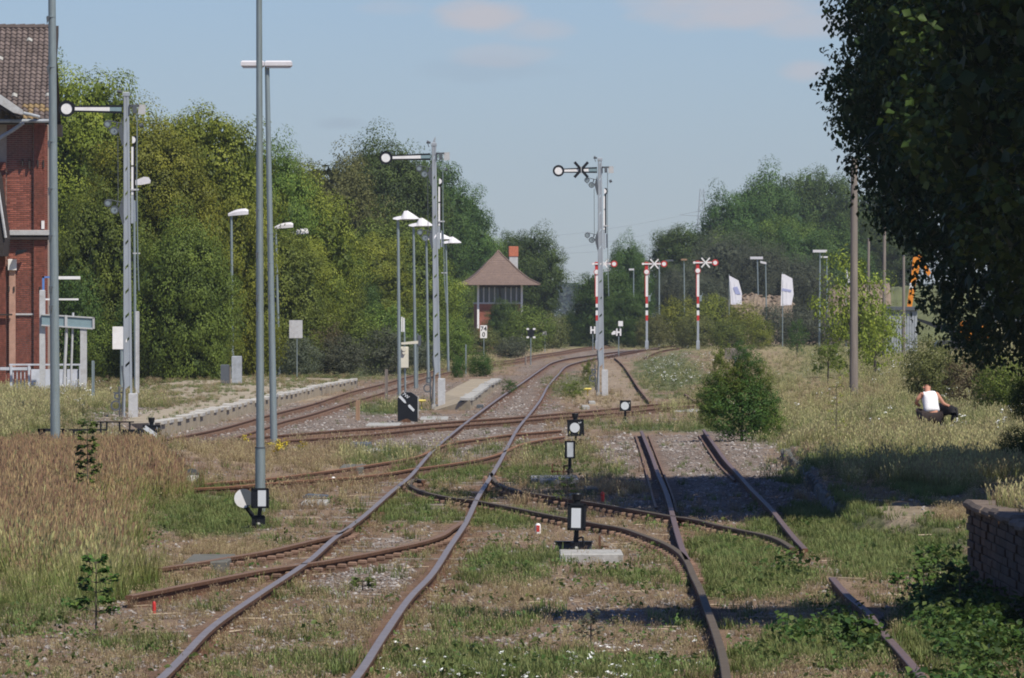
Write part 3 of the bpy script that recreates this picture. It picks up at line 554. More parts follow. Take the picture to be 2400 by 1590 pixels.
for x, yt, wd, d, lm, lb in [(1530, 740, 80, 620, lf_oli, 'leftmost rounded olive hedge bush'), (1590, 700, 110, 628, lf_yel, 'high yellow green hedge bush between the crossed out signals'), (1675, 695, 120, 632, lf_yel, 'yellow green hedge bush right of the far right crossed out signal'),
    (1745, 712, 90, 625, lf_yel, 'yellow green hedge bush under the first flag'), (1630, 735, 100, 615, lf_oli, 'olive hedge bush under the far right crossed out signal'), (1710, 750, 90, 612, lf_mid, 'darker low hedge bush left of the brown buffer box'),
    (1810, 715, 100, 640, lf_blu, 'grey green bush under the second flag'), (1880, 718, 110, 640, lf_blu, 'grey green bush left of the wide lamp pole'), (1945, 735, 90, 640, lf_blu, 'grey green bush right of the wide lamp pole'),
    (2010, 730, 110, 630, lf_mid, 'green bush behind the young yellow tree'), (1780, 745, 60, 600, lf_yel, 'small bright bush at the narrow lamp pole')]:
    tree('hedge_bush', x, yt, wd, d, lm, lb, kind='bush', cat='bush', group=Gh, trunk=False)
tree('shrub', 1868, 750, 52, 520, lf_viv, 'small vivid green bush alone in front of the grey bushes', kind='loose', cat='shrub', trunk=True)
tree('young_tree', 2000, 600, 190, 330, lf_yel, 'young open yellow green tree behind the brown wooden pole', kind='loose', var=0, yb=880)
tree('young_tree', 2050, 700, 150, 345, lf_yel, 'second lower young tree leaning beside the wooden pole', kind='loose', var=1, yb=880)
tree('shrub', 1940, 800, 90, 300, lf_mid, 'dark leaved shrub low left of the wooden pole', kind='loose', cat='shrub', var=1, yb=862)
tree('shrub', 2180, 790, 130, 220, lf_oli, 'olive shrub in sun under the dark hanging branches', kind='bush', cat='shrub', trunk=False)
tree('shrub', 2270, 820, 140, 200, lf_brn, 'brownish shrub right behind the crouching man', kind='loose', cat='shrub', trunk=False)
tree('shrub', 2350, 830, 140, 190, lf_mid, 'sunlit green shrub at the right edge behind the meadow', kind='bush', cat='shrub', trunk=False)
tree('shrub', 2405, 885, 90, 118, lf_drk, 'dark leafy shrub cut by the right picture edge', kind='bush', cat='shrub', yb=985)
tree('shrub', 2390, 1000, 110, 122, lf_drk, 'dark shaded bush at the right picture edge above the ramp', kind='bush', cat='shrub', trunk=False, z0=.1)
tree('shrub', 1378, 840, 44, 285, lf_mid, 'upper small dark bush left of the third semaphore', kind='loose', cat='shrub', trunk=False)
tree('shrub', 1343, 893, 60, 243, lf_mid, 'lower small spreading bush left of the third semaphore', kind='loose', cat='shrub', trunk=False)
tree('shrub', 1195, 888, 46, 255, lf_drk, 'dark creeping bush at the end of the short platform', kind='loose', cat='shrub', trunk=False, yb=925)
# the dense bush beside the siding, bigger leaves in layered sprays
bu = tree('bush', 1738, 880, 165, 163, lf_viv, 'dense dark green bush growing beside the right siding rails', kind='bush', cat='bush', var=1, trunk=True)
for x, yt, wd, yb in ((1695, 806, 56, 905), (1762, 812, 70, 900), (1735, 838, 80, 930), (1665, 930, 70, 1010), (1810, 950, 80, 1030), (1740, 800, 40, 880), (1792, 850, 60, 940), (1800, 900, 80, 1000), (1680, 880, 90, 980), (1700, 870, 110, 960)):
    k = 163 / F; o = link(bpy.data.objects.new('spray', LOOSE[int(x) % 2]), bu); o.location = ((x - 1745) * k, -.2, CZ - ((yt + yb) / 2 - HY) * k - G); o.scale = (wd * k / 2, .35, (yb - yt) * k / 2)
    o.material_slots[0].link = 'OBJECT'; o.material_slots[0].material = lf_mid if int(yt) % 4 else lf_viv
for x, yt, d, lb in ((300, 560, 300, 'green tree filling the belt behind the first semaphore mast'), (600, 540, 330, 'green tree filling the belt between the lamp posts'), (720, 560, 380, 'green tree filling the belt right of the oval lamps'), (900, 520, 460, 'green tree filling the belt behind the pitched shade lamps'), (1000, 575, 640, 'green tree filling the belt right of the second semaphore mast')):
    tree('tree', x, yt, 250 if x < 950 else 170, d, lf_mid, lb, group='trees filling the green belt', yb=HY + (CZ - G) * F / d)
for x in (1760, 1870, 1970): tree('tree', x, 545, 190, 745, lf_drk, 'dark lower tree %s' % {1760: 'behind the gap between the flags', 1870: 'left of the wide bar headed lamp', 1970: 'behind the brown wooden pole'}[x], group='dark lower trees behind the yard')
# distant forest closing the horizon
r = np.random.RandomState(4); n = 60000
X = r.uniform(-190, 190, n); Hh = 10 + 3 * fbm(X * .02, X * 0 + 3) + 1.2 * fbm(X * .12, X * 0 + 7); zz = r.uniform(0, 1, n) ** .6 * Hh
C = np.stack([X, 2350 + r.uniform(-25, 25, n) + (1 - zz / 16) * -20, zz + G], 1)
fo = leafmesh('distant_forest', C, r.normal(size=(n, 3)) * .6 + np.array([0, -.6, .7]), r.uniform(1.0, 2.2, n), r.uniform(0, 1, n)); fo.materials.append(leafmat('leaves far forest', (.025, .042, .032), (.05, .07, .05)))
tag(link(bpy.data.objects.new('distant_forest', fo)), kind='stuff')
# the big birch and maple at the right, crowns reaching in over the yard
def big_crown(name, cen, rad, n_cl, per, leaf, seed, droop, lm, keep=None, aspect=.7, crr=.75, core=0):
    r = np.random.RandomState(seed); M = n_cl * 14; d = r.normal(size=(M, 3)); d /= np.linalg.norm(d, axis=1, keepdims=True)
    c = np.array(cen) + d * np.array(rad) * ((r.uniform(.12, 1, M) ** .5) * (1 + .12 * np.sin(5 * d[:, 0] + 3 * d[:, 2]) + r.normal(size=M) * .05))[:, None]
    if keep is not None: c = c[keep(c, .0)]
    cs = c[:n_cl]; n_cl = len(cs); n = n_cl * per; ci = np.repeat(np.arange(n_cl), per)
    d = r.normal(size=(n, 3)); d /= np.linalg.norm(d, axis=1, keepdims=True); rr = r.uniform(.15, 1, n) ** .6 * crr * np.repeat(r.uniform(.6, 1.3, n_cl), per)
    C = cs[ci] + d * rr[:, None]
    if droop: C[:, 2] -= r.uniform(0, droop, n) ** 1.5 * (r.rand(n) < .5)
    tint = np.repeat(r.uniform(.1, .6, n_cl), per) + r.normal(size=n) * .2 + .1
    Nn = d * .7 + np.array([0, 0, .5]) + r.normal(size=(n, 3)) * .6; sz = leaf * r.uniform(.6, 1.3, n)
    if keep is not None: k = keep(C, .0); C, Nn, sz, tint = C[k], Nn[k], sz[k], tint[k]
    if core:  # oversized inner leaves, tinted dark, added to block light through the crown
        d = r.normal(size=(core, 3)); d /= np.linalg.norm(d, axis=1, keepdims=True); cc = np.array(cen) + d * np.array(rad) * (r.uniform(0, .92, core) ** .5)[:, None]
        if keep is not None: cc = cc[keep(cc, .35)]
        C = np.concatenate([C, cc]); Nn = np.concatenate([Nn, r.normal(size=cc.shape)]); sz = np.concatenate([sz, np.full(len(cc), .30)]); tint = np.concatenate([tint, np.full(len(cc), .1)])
    me = leafmesh(name, C, Nn, sz, tint, aspect, np.array([0, 0, -1.0]) if droop else None, seed); me.materials.append(lm)
    return link(bpy.data.objects.new(name, me)), cs
def outline(c, inn=0.0):   # the crowns' real left and lower limit
    k = F / c[:, 1]; y = HY - (c[:, 2] - CZ) * k; x = CX + (c[:, 0] - inn) * k
    lim = np.interp(y, [-400, 0, 100, 200, 260, 300, 380, 450, 560, 600, 640, 720, 780, 850, 880], [1890, 1950, 1965, 1935, 1918, 1945, 1995, 2015, 2065, 2135, 2172, 2160, 2155, 2225, 2340])
    return (x > lim + 26 * np.sin(c[:, 2] * 7.3 + 2 * np.sin(c[:, 1])) + 18 * np.sin(c[:, 1] * 3.1 + c[:, 2] * 4)) & (y + inn * k < np.interp(x, [1900, 2100, 2150, 2260, 2330, 2500], [330, 760, 790, 850, 870, 890]) + 18 * np.sin(c[:, 0] * 9))
lf_birch = leafmat('birch leaves', (.020, .038, .014), (.050, .078, .026), (.09, .11, .045), trans=.18)
lf_maple = leafmat('maple leaves', (.018, .040, .010), (.055, .098, .018), (.11, .15, .035), trans=.18)
for i, (x, yt, wd, d, lm, lb) in enumerate([(175, 640, 150, 288, lf_drk, 'dark bush behind the platform sign posts'), (330, 700, 140, 286, lf_drk, 'shaded bush right of the first semaphore foot'), (420, 690, 150, 284, lf_mid, 'leafy bush left of the platform cabinets'), (250, 760, 130, 284, lf_mid, 'bush between the sign posts and the first semaphore'), (500, 650, 130, 287, lf_mid, 'leafy bush above the platform cabinets'), (600, 700, 120, 300, lf_yel, 'bright bush right behind the twin tall lamp posts')]):
    tree('bush', x, yt, wd, d, lm, lb, kind='bush', cat='bush', group='bushes under the left trees', trunk=False)
e = link(bpy.data.objects.new('birch_tree', None)); e.location = (9.5, 116, .1); tag(e, 'dark hanging birch leaning in over the yard at the upper right', 'tree')
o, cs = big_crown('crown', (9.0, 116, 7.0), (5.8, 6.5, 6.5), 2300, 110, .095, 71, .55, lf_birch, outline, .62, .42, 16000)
o.parent = e; o.matrix_parent_inverse = Matrix.Translation(-e.location)
o2, c2 = big_crown('shade_crown', (8.6, 106.5, 12.2), (4.4, 4.2, 4.0), 420, 60, .16, 74, .3, lf_birch, None, .62, .6, 2500)  # unseen crown mass above the view, added to shade the birch foliage below
o2.parent = e; o2.matrix_parent_inverse = Matrix.Translation(-e.location)
mb = MB(); mb.tube((9.5, 116, -.2), (9.2, 116, 6), .24, .17, 10).tube((9.2, 116, 6), (8.8, 107, 11.5), .12, .05, 8).tube((9.2, 116, 6), (9.0, 116, 12), .17, .05, 8)
for c in cs[::40]: mb.tube((9.2, 116, max(2.5, c[2] - 1.6)), tuple(c), .05, .012, 5, False)
o = mb.build('trunk', m_bark, e, True); o.matrix_parent_inverse = Matrix.Translation(-e.location)
e = link(bpy.data.objects.new('maple_tree', None)); e.location = (11.5, 101, .1); tag(e, 'very dark broad leaved maple filling the right side above the ramp', 'tree')
mk_ = lambda c, i: outline(c, i + .75)
o, cs = big_crown('crown', (10.2, 101, 7.6), (5.6, 6, 7.2), 900, 90, .14, 72, 0, lf_maple, mk_, .85, .6, 6000)
o.parent = e; o.matrix_parent_inverse = Matrix.Translation(-e.location)
o2, c2 = big_crown('shade_crown', (12.6, 95.5, 12.6), (5.0, 4.4, 4.8), 460, 60, .2, 75, 0, lf_maple, None, .85, .6, 3000)  # extra crown out of view, added so the visible maple leaves fall dark
o2.parent = e; o2.matrix_parent_inverse = Matrix.Translation(-e.location)
mb = MB(); mb.tube((11.5, 101, -.2), (11.2, 101, 5), .32, .24, 10).tube((11.2, 101, 5), (12.4, 96, 11.5), .16, .05, 8).tube((11.2, 101, 5), (11, 101, 12), .24, .05, 8)
for c in cs[::40]: mb.tube((11.2, 101, max(2.2, c[2] - 1.8)), tuple(c), .06, .015, 5, False)
o = mb.build('trunk', m_bark, e, True); o.matrix_parent_inverse = Matrix.Translation(-e.location)
# a nearer maple stands just outside the frame; its crown throws the narrow foreground shadow
e = link(bpy.data.objects.new('near_maple_tree', None)); e.location = (9.6, 59.5, .3); tag(e, 'near maple just beyond the right picture edge', 'tree')
o, cs = big_crown('crown', (7.9, 62.6, 9.2), (3.0, 1.8, 1.8), 380, 90, .22, 73, 0, lf_maple, None, .85, .6, 6000)
o.parent = e; o.matrix_parent_inverse = Matrix.Translation(-e.location)
mb = MB(); mb.tube((9.6, 59.5, -.2), (9.4, 60, 7), .22, .15, 10)
for c in cs[::12]: mb.tube((9.4, 60, 6.6), tuple(c), .05, .015, 5, False)
o = mb.build('trunk', m_bark, e, True); o.matrix_parent_inverse = Matrix.Translation(-e.location)
# ------------------------------------------------------------------ platforms
def platform(name, label, edge, zt, inward, mside, tooth, cat='platform', n=38, tw=.42, wall_amt=.0):
    """edge: list of world points along the track side (near to far)"""
    e = link(bpy.data.objects.new(name, None)); e.location = (edge[0].x, edge[0].y, G); tag(e, label, cat)
    P = [p - e.location for p in edge]; mb = MB(); ins = Vector(inward)
    for si, (a, b) in enumerate(zip(P[:-1], P[1:])):
        a0, b0 = a.copy(), b.copy(); a0.z = b0.z = -.1; zt_ = zt - G - .012
        a1, b1 = Vector((a.x, a.y, zt_)), Vector((b.x, b.y, zt_)); mb.add([a0, b0, b1, a1], [(0, 1, 2, 3)])
        c1, d1 = a1 + ins, b1 + ins
        if si == 0: c1.z = -.02; cfirst = c1
        mb.add([a1, b1, d1, c1], [(0, 1, 2, 3)])
    a = P[0]; a0 = Vector((a.x, a.y, -.1)); a1 = Vector((a.x, a.y, zt - G - .012)); mb.add([a0, a1, cfirst], [(0, 1, 2)])
    mb.build('platform_body', mside, e)
    dense = catmull(P, 1.0); cum = [0]
    for a, b in zip(dense[:-1], dense[1:]): cum.append(cum[-1] + (b - a).length)
    tot = cum[-1]; sp = tot / n; smesh = None
    for i in range(n):
        s = (i + .5) * sp; j = max(0, min(len(dense) - 2, int(np.searchsorted(cum, s)) - 1)); p = dense[j]; t = dense[j + 1] - dense[j]; ang = math.atan2(t.y, t.x) - math.pi / 2
        if smesh is None: o = MB().box(-.30, .04, -sp * tw / 2, sp * tw / 2, -.07, .03, .012).build('edge_stone', tooth, e); smesh = o.data
        else: o = link(bpy.data.objects.new('edge_stone', smesh), e)
        o.location = (p.x + rnd.uniform(-.03, .03), p.y, zt - G + rnd.uniform(-.02, .02)); o.rotation_euler = (rnd.uniform(-.004, .004), rnd.uniform(-.06, .06), ang)
    return e
m_plat = mat('platform side', (.33, .275, .20), .95, 0, .3, 2, .4, dirt=(.16, .13, .10), dirt_amt=.6, dscale=1)
m_tooth = mat('whitewashed edge stone', (.44, .42, .39), .85, 0, .15, 6, .3, dirt=(.30, .27, .23), dirt_amt=.6, dscale=3)
platform('platform', 'long low left platform with a toothed whitewashed edge', [W(x, y, .22) for x, y in ((375, 990), (440, 976), (520, 957), (600, 938), (680, 921), (760, 903), (838, 888))], .22, (-6, 16, 0), m_plat, m_tooth)
platform('short_platform', 'short middle platform end with a rough grey white edge beside the main track', [W(x, y, .2) for x, y in ((1102, 936), (1120, 923), (1145, 904), (1172, 888))], .2, (-1.1, .5, 0), m_plat, m_conc, n=30, tw=.85)
# ------------------------------------------------------------------ lamp posts
def bands(t, x0f, ys, w, d=-.012):
    for y in ys:
        x = x0f(y); t_ = t; MB().tube((t_.X(x), 0, t_.Z(y)), (t_.X(x), 0, t_.Z(y + 3)), w, w, 14).build('clamp_band', m_galv, t.e)
        MB().prism([(t_.X(x) - w * 1.02, t_.Z(y + 2)), (t_.X(x) - w * .2, t_.Z(y + 1)), (t_.X(x) - w * .9, t_.Z(y + 20))], -w * 1.05, -w * .75).build('tag', m_cabd, t.e)
t = T('lamp_post', 130, 1088, 'tall galvanised lamp post in front of the brick station, cut by the top edge', 'lamp post')
MB().tube((0, 0, 0), (t.X(120), 0, t.Z(-260)), .094, .066, 18).build('pole', m_galv, t.e, True)
bands(t, lambda y: 120 + (y / 1088) * 10, (38, 155, 330, 550, 440, 670, 715), .088)
t = T('lamp_post', 610, 1200, 'nearest thick lamp post with a collar, rising behind the half white disc lever', 'lamp post')
MB().tube((0, 0, 0), (t.X(610), 0, t.Z(1050)), .074, .072, 18).build('base_sleeve', m_galv, t.e, True)
MB().tube((t.X(610), 0, t.Z(1050)), (t.X(606.5), 0, t.Z(-330)), .060, .036, 18).build('pole', m_galv, t.e, True)
MB().tube((t.X(610), 0, t.Z(1051)), (t.X(610), 0, t.Z(1048)), .078, .078, 18).build('collar', m_cabd, t.e)
bands(t, lambda y: 606.5 + y / 1050 * 3.5, (490, 590, 690, 730), .052)
t = T('lamp_post', 642, 1050, 'tall lamp post carrying a long white double headed bar lamp', 'lamp post')
MB().tube((0, 0, 0), (t.X(626), 0, t.Z(156)), .078, .050, 16).build('pole', m_galv, t.e, True)
for a, b in ((565, 620), (621, 685)):
    MB().box(t.X(a), t.X(b), -.16, .16, t.Z(158), t.Z(143), .03).build('lamp_head', m_lamp, t.e); MB().box(t.X(a + 4), t.X(b - 4), -.13, .13, t.Z(160), t.Z(157.5)).build('diffuser', m_opal, t.e)
bands(t, lambda y: 626 + (y - 156) / 894 * 16, (546, 615, 690, 735), .068)
def oval(x0, xb, yb, xh0, xh1, y0, y1, label):
    t = T('platform_lamp', xb, yb, label, 'platform lamp', 'oval headed platform lamps')
    MB().tube((0, 0, 0), (t.X(x0), 0, t.Z((y0 + y1) / 2)), .075, .05, 12).build('pole', m_galv, t.e, True)
    mb = MB(); a, b, zt, zb = t.X(xh0), t.X(xh1), t.Z(y0), t.Z(y1); n = 9; pr = []
    for i in range(n):
        u = i / (n - 1); x = a + (b - a) * u; h = (zt - zb) * (.45 + .55 * math.sin(min(1, u * 1.6) * math.pi / 2)) * (1 if u < .9 else .75); w = .16 * (.5 + .5 * math.sin(math.pi * min(max(u, .08), .92)) ** .5)
        zz = zb + (zt - zb) * .25 * u; pr.append([(x, -w, zz), (x, -w, zz + h * .55), (x, -w * .5, zz + h * .9), (x, w * .5, zz + h * .9), (x, w, zz + h * .55), (x, w, zz)])
    vs = [v for s in pr for v in s]; fs = [(i * 6 + k, i * 6 + (k + 1) % 6, i * 6 + 6 + (k + 1) % 6, i * 6 + 6 + k) for i in range(n - 1) for k in range(6)] + [tuple(range(6)), tuple(range(len(vs) - 6, len(vs)))]
    mb.add(vs, fs).build('lamp_head', m_lamp, t.e, True)
oval(542, 545, 905, 535, 582, 491, 507, 'leftmost oval headed platform lamp, partly behind leaves')
oval(591, 597, 880, 585, 628, 506, 520, 'oval headed platform lamp half hidden by the two tall lamp posts')
oval(646, 655, 888, 644, 687, 523, 537, 'oval headed platform lamp just right of the tall lamp posts')
oval(688, 696, 878, 682, 723, 537, 551, 'rightmost oval headed platform lamp carrying the back of a square sign')
MB().box(t.X(0), t.X(1), 0, .01, 0, .01) if False else None
t = T('station_lamp', 330, 925, 'white shoebox headed lamp peeping out right of the first semaphore mast', 'platform lamp', Y=245)
MB().tube((t.X(318), 0, 0), (t.X(314), 0, t.Z(428)), .05, .04, 12).build('pole', m_galv, t.e, True)
MB().prism([(t.X(314), t.Z(434)), (t.X(318), t.Z(423)), (t.X(338), t.Z(415)), (t.X(348), t.Z(416)), (t.X(353), t.Z(424)), (t.X(352), t.Z(430)), (t.X(330), t.Z(434))], -.16, .16).build('lamp_head', m_lamp, t.e)
def hat(xt, xb, yb, x0, x1, yt, yl, label):
    t = T('platform_lamp', xb, yb, label, 'platform lamp', 'platform lamps with pitched metal shades')
    MB().tube((0, 0, 0), (t.X(xt), 0, t.Z(yl)), .068, .048, 12).build('pole', m_galv, t.e, True)
    X0, X1, a, b = t.X(x0), t.X(x1), t.Z(yt), t.Z(yl); w = X1 - X0; mb = MB(); secs = [(0, .15, .12, 0), (.17, .30, .20, -.1), (.33, .38, .22, -.02), (.43, .95, .26, 0), (.56, 1.0, .26, 0), (.80, .55, .25, 0), (1, .12, .14, .02)]
    vs = []
    for u, h, dy, dz in secs:
        x = X0 + w * u; H = (a - b); vs += [(x, -dy, b + dz * H), (x, -dy * .35, b + H * h), (x, dy * .35, b + H * h), (x, dy, b + dz * H)]
    n = len(secs); fs = [(i * 4 + k, i * 4 + (k + 1) % 4, i * 4 + 4 + (k + 1) % 4, i * 4 + 4 + k) for i in range(n - 1) for k in range(4)] + [(0, 1, 2, 3), tuple(range(4 * n - 4, 4 * n))]
    mb.add(vs, fs).build('lamp_shade', m_lamp, t.e)
    MB().box(X0 + w * .3, X0 + w * .85, -.14, .14, b - .03, b).build('diffuser', m_opal, t.e)
    MB().tube((t.X(xt), 0, t.Z(yl) - .12), (t.X(xt), 0, t.Z(yl) + .02), .02, .07, 8).build('bracket', m_galv, t.e)
hat(933, 936, 930, 921, 982, 494, 514, 'leftmost platform lamp with pitched shade, beside the white phone box')
hat(969, 974, 911, 958, 1015, 511, 530, 'second platform lamp with pitched shade, touching the second semaphore mast')
hat(999, 1004, 900, 990, 1060, 545, 561, 'third platform lamp with pitched shade, its pole just left of the second semaphore mast')
hat(1045, 1051, 875, 1036, 1081, 555, 570, 'rightmost platform lamp with pitched shade, behind the second semaphore')
def bar(xt, xb, yb, x0, x1, y0, y1, label, m=None, r=.09, tilt=0, Y=None, name='yard_lamp', grp='yard lamps on the far right'):
    t = T(name, xb, yb, label, 'yard lamp', grp, Y=Y)
    MB().tube((0, 0, 0), (t.X(xt), 0, t.Z(y1)), r, r * .7, 10).build('pole', m_galv, t.e, True)
    mb = MB(); X0, X1, a, b = t.X(x0), t.X(x1), t.Z(y0), t.Z(y1); mb.add([(X0, -.2, b + tilt), (X1, -.2, b), (X1, .2, b), (X0, .2, b + tilt), (X0, -.2, a + tilt), (X1, -.2, a), (X1, .2, a), (X0, .2, a + tilt)], [(3, 2, 1, 0), (4, 5, 6, 7), (0, 1, 5, 4), (1, 2, 6, 5), (2, 3, 7, 6), (3, 0, 4, 7)])
    mb.build('lamp_head', m or m_lamp, t.e)
m_white2 = m_lamp
bar(1775, 1779, 808, 1758, 1788, 602, 608, 'white bar headed yard lamp between the two white flags')
bar(1794.5, 1797, 812, 1782, 1796, 615, 620, 'smaller lamp just right of the bar headed lamp between the flags', Y=640, r=.07, tilt=.12)
bar(1922, 1920, 816, 1905, 1938, 586, 592, 'wide white bar headed yard lamp right of the second flag')
bar(1938, 1938, 812, 1924, 1940, 601, 605, 'smaller lamp head just below the wide bar headed lamp', Y=640, r=.07)
bar(1485, 1485, 812, 1474, 1486, 630, 634, 'thin pale lamp in front of the dark tree left of the crossed out signals', Y=640, r=.07)
bar(1603, 1605, 812, 1596, 1610, 607, 611, 'brownish lamp between the two crossed out signals', m_wood2, Y=650, r=.07)
bar(1545, 1545, 811, 1560, 1578, 609, 613, 'grey lamp post with a dark sloping head right of the left crossed out signal', m_cabd, r=.09)
# ------------------------------------------------------------------ semaphore signals
def semaphore(xb, yb, xt, yt, label, cross=False, tilt=0.0, s=1.0):
    t = T('semaphore_signal', xb, yb, label, 'railway signal', 'black and white semaphore signals'); e = t.e
    H = t.Z(yt); lean = t.X(xt) / H; LX = lambda z: lean * z
    wd = lambda z: .085 * (1 - z / H) + .038 * (z / H)
    mb = MB()
    for sgn in (-1, 1):
        a = (sgn * wd(0), 0, -.1); b = (LX(H) + sgn * wd(H), 0, H - .12)
        for dy in (-.07, .05):
            mb.add([(a[0] - .021, dy, a[2]), (a[0] + .021, dy, a[2]), (a[0] + .021, dy + .02, a[2]), (a[0] - .021, dy + .02, a[2]), (b[0] - .021, dy, b[2]), (b[0] + .021, dy, b[2]), (b[0] + .021, dy + .02, b[2]), (b[0] - .021, dy + .02, b[2])], [(3, 2, 1, 0), (4, 5, 6, 7), (0, 1, 5, 4), (1, 2, 6, 5), (2, 3, 7, 6), (3, 0, 4, 7)])
        o = sgn * .026
        mb.add([(a[0] + o - .004, -.05, a[2]), (a[0] + o + .004, -.05, a[2]), (a[0] + o + .004, .05, a[2]), (a[0] + o - .004, .05, a[2]), (b[0] + o - .004, -.05, b[2]), (b[0] + o + .004, -.05, b[2]), (b[0] + o + .004, .05, b[2]), (b[0] + o - .004, .05, b[2])], [(3, 2, 1, 0), (4, 5, 6, 7), (0, 1, 5, 4), (1, 2, 6, 5), (2, 3, 7, 6), (3, 0, 4, 7)])
    mb.build('mast', m_mast, e)
    z = 1.0; k = 0
    while z < H - .5:                              # lattice plates with slanted gaps
        w0 = wd(z); x = LX(z); h = .585; mb = MB()
        mb.prism([(x - w0, z), (x + w0, z + .14), (x + w0, z + h + .095), (x - w0, z + h - .055)], -.060, -.050)
        mb.build('lattice_plate', m_mast, e); z += .60; k += 1
    MB().box(-.17, .17, -.1, .1, -.1, .12, .01).build('foot', m_conc, e); MB().box(.02, .24, -.16, .10, -.08, .92, .015).build('cabinet', m_trim, e)
    x = LX(H); MB().box(x - .085, x + .085, -.08, .08, H - .14, H - .02, .02).build('cap', m_mast, e)
    MB().tube((x - .10, -.05, H - .03), (x - .22, -.05, H + .0), .03, .05, 10).tube((x - .20, -.05, H - .0), (x - .15, -.05, H - .16), .012, .012, 6).build('lamp_pulley', m_cabd, e)
    za = H - .45; R = Matrix.Translation((x, -.10, za)) @ Matrix.Rotation(tilt, 4, 'Y')
    ar = link(bpy.data.objects.new('arm', None), e); ar.matrix_local = R
    def ap(nm, mb, m): return mb.build(nm, m, ar)
    D = 1.46; ap('arm_frame', MB().prism([(-D + .19, .075), (-D + .19, -.075), (-.10, -.105), (-.10, .105)], 0, .02), m_black)
    ap('arm_stripe', MB().prism([(-D + .20, .038), (-D + .20, -.038), (-.40, -.047), (-.40, .047)], -.012, -.002), m_white); ap('arm_root', MB().prism([(-.395, .045), (-.395, -.045), (-.11, -.05), (-.11, .05)], -.012, -.002), m_signgrey)
    ap('disc_rim', MB().ring(-D, 0, .205, .135, -.014, .02, 32), m_black); ap('disc', MB().disc(-D, 0, .137, -.006, .012, 32), m_white)
    ap('counter_plate', MB().box(.30, .48, .0, .015, -.12, .12), m_trim); ap('bracket', MB().box(.08, .32, -.0, .02, .06, .12).box(.16, .26, -.03, .04, -.1, .12, .01).box(.07, .10, 0, .02, -.12, .12), m_cabd)
    if cross:
        X = -.66
        for a in (math.radians(50), math.radians(-47)):
            M = Matrix.Translation((X, -.035 - .012 * (a > 0), .02)) @ Matrix.Rotation(a, 4, 'Y'); MB().box(-.36, .36, -.006, .006, -.048, .048, 0, M).build('cross_board', m_black, ar)
        ap('cross_clamp', MB().box(X - .012, X + .012, -.07, -.05, -.14, .14), m_trim)
    for zc in (H - .98, H - 2.92):                  # spectacle plates and oil lamp lenses
        mb = MB(); xx = LX(zc)
        MB().disc(xx - .30, zc, .088, -.11, -.07, 20).build('lens', m_galv, e); MB().ring(xx - .30, zc, .105, .08, -.12, -.06, 20).build('lens_rim', m_cabd, e)
        MB().disc(xx - .46, zc + .17, .062, -.10, -.08, 18).build('lens', m_galv, e); MB().ring(xx - .46, zc + .17, .095, .065, -.11, -.07, 18).build('lens_rim', m_cabd, e)
        MB().disc(xx - .28, zc + .0, .02, -.125, -.10, 10).build('lamp_knob', m_cabd, e)
        mb = MB(); mb.prism([(xx - .56, zc + .18), (xx - .54, zc + .14), (xx - .36, zc - .06), (xx - .38, zc - .02)], -.09, -.075).prism([(xx - .10, zc + .34), (xx - .20, zc + .02), (xx - .10, zc - .38), (xx - .06, zc - .3)], -.08, -.06)
        mb.tube((xx - .46, -.08, zc + .26), (xx - .1, -.08, zc + .18), .012, .012, 6).tube((xx - .24, -.09, zc + .10), (xx - .22, -.09, zc + .2), .02, .02, 6)
        mb.build('spectacle_plate', m_cabd, e)
    MB().path([(LX(H - 1.1) - .21, -.08, H - 1.1), (LX(H - 2.8) - .21, -.08, H - 2.8)], .009, 6).build('pull_rod', m_cabd, e)
    # folded second arm hangs on the right side of the mast
    zc = H - 1.20; a2 = link(bpy.data.objects.new('folded_arm', None), e); a2.location = (LX(zc) + .12, -.02, zc)
    MB().disc(.045, 0, .12, .0, .02, 26, -math.pi / 2, math.pi / 2).build('disc_rim', m_black, a2); MB().disc(.02, 0, .085, -.012, -.002, 24, -math.pi / 2, math.pi / 2).build('disc', m_white, a2)
    MB().box(.03, .10, .0, .02, -1.48, -.10).build('arm_frame', m_black, a2); MB().box(.0, .05, -.012, -.002, -.62, -.17).build('arm_stripe', m_white, a2); MB().box(.0, .05, -.012, -.002, -1.35, -.66).build('arm_stripe', m_white, a2)
    MB().box(-.01, .055, -.012, .0, -2.05, -1.36).box(.08, .14, .0, .02, -2.0, -1.5).build('arm_root', m_mast, a2)
    MB().path([(LX(H) + .27, -.05, H - .55), (LX(H - 2) + .25, -.05, H - 2.2), (LX(H - 4) + .27, -.05, H - 4.3), (.27, -.05, H - 4.9)], .014, 6).build('drive_rod', m_galv, e)
    MB().box(LX(H - 2.4) + .1, LX(H - 2.4) + .30, -.06, -.03, H - 2.44, H - 2.40).box(.12, .30, -.05, -.02, H - 4.0, H - 3.97).build('rod_guide', m_trim, e)
    MB().tube((x + .33, -.07, H - .86), (x + .42, -.07, H - .83), .05, .05, 8).build('rear_lamp', m_cabd, e)
    MB().ring(-.30, .62, .13, .09, -.05, -.02, 16).ring(-.26, .85, .09, .05, -.05, -.02, 14).box(-.36, -.14, -.03, .0, .92, .95).tube((-.20, -.03, .2), (-.22, -.03, 1.1), .02, .02, 6).build('wire_pulley', m_cabd, e)
    MB().path([(-.14, -.08, 1.6), (-.10, -.08, 1.15), (-.17, -.08, .0)], .022, 6).build('conduit', m_cabd, e)
    MB().tube((-.48, -.3, 0), (-.48, -.3, .22), .02, .02, 6).box(-.62, -.34, -.42, -.18, .2, .28, .03).build('pulley_cover', m_yellow, e)
    return t
s1 = semaphore(300, 1010, 296, 214, 'leftmost semaphore signal, arm level, standing right of the brick station', tilt=.01)
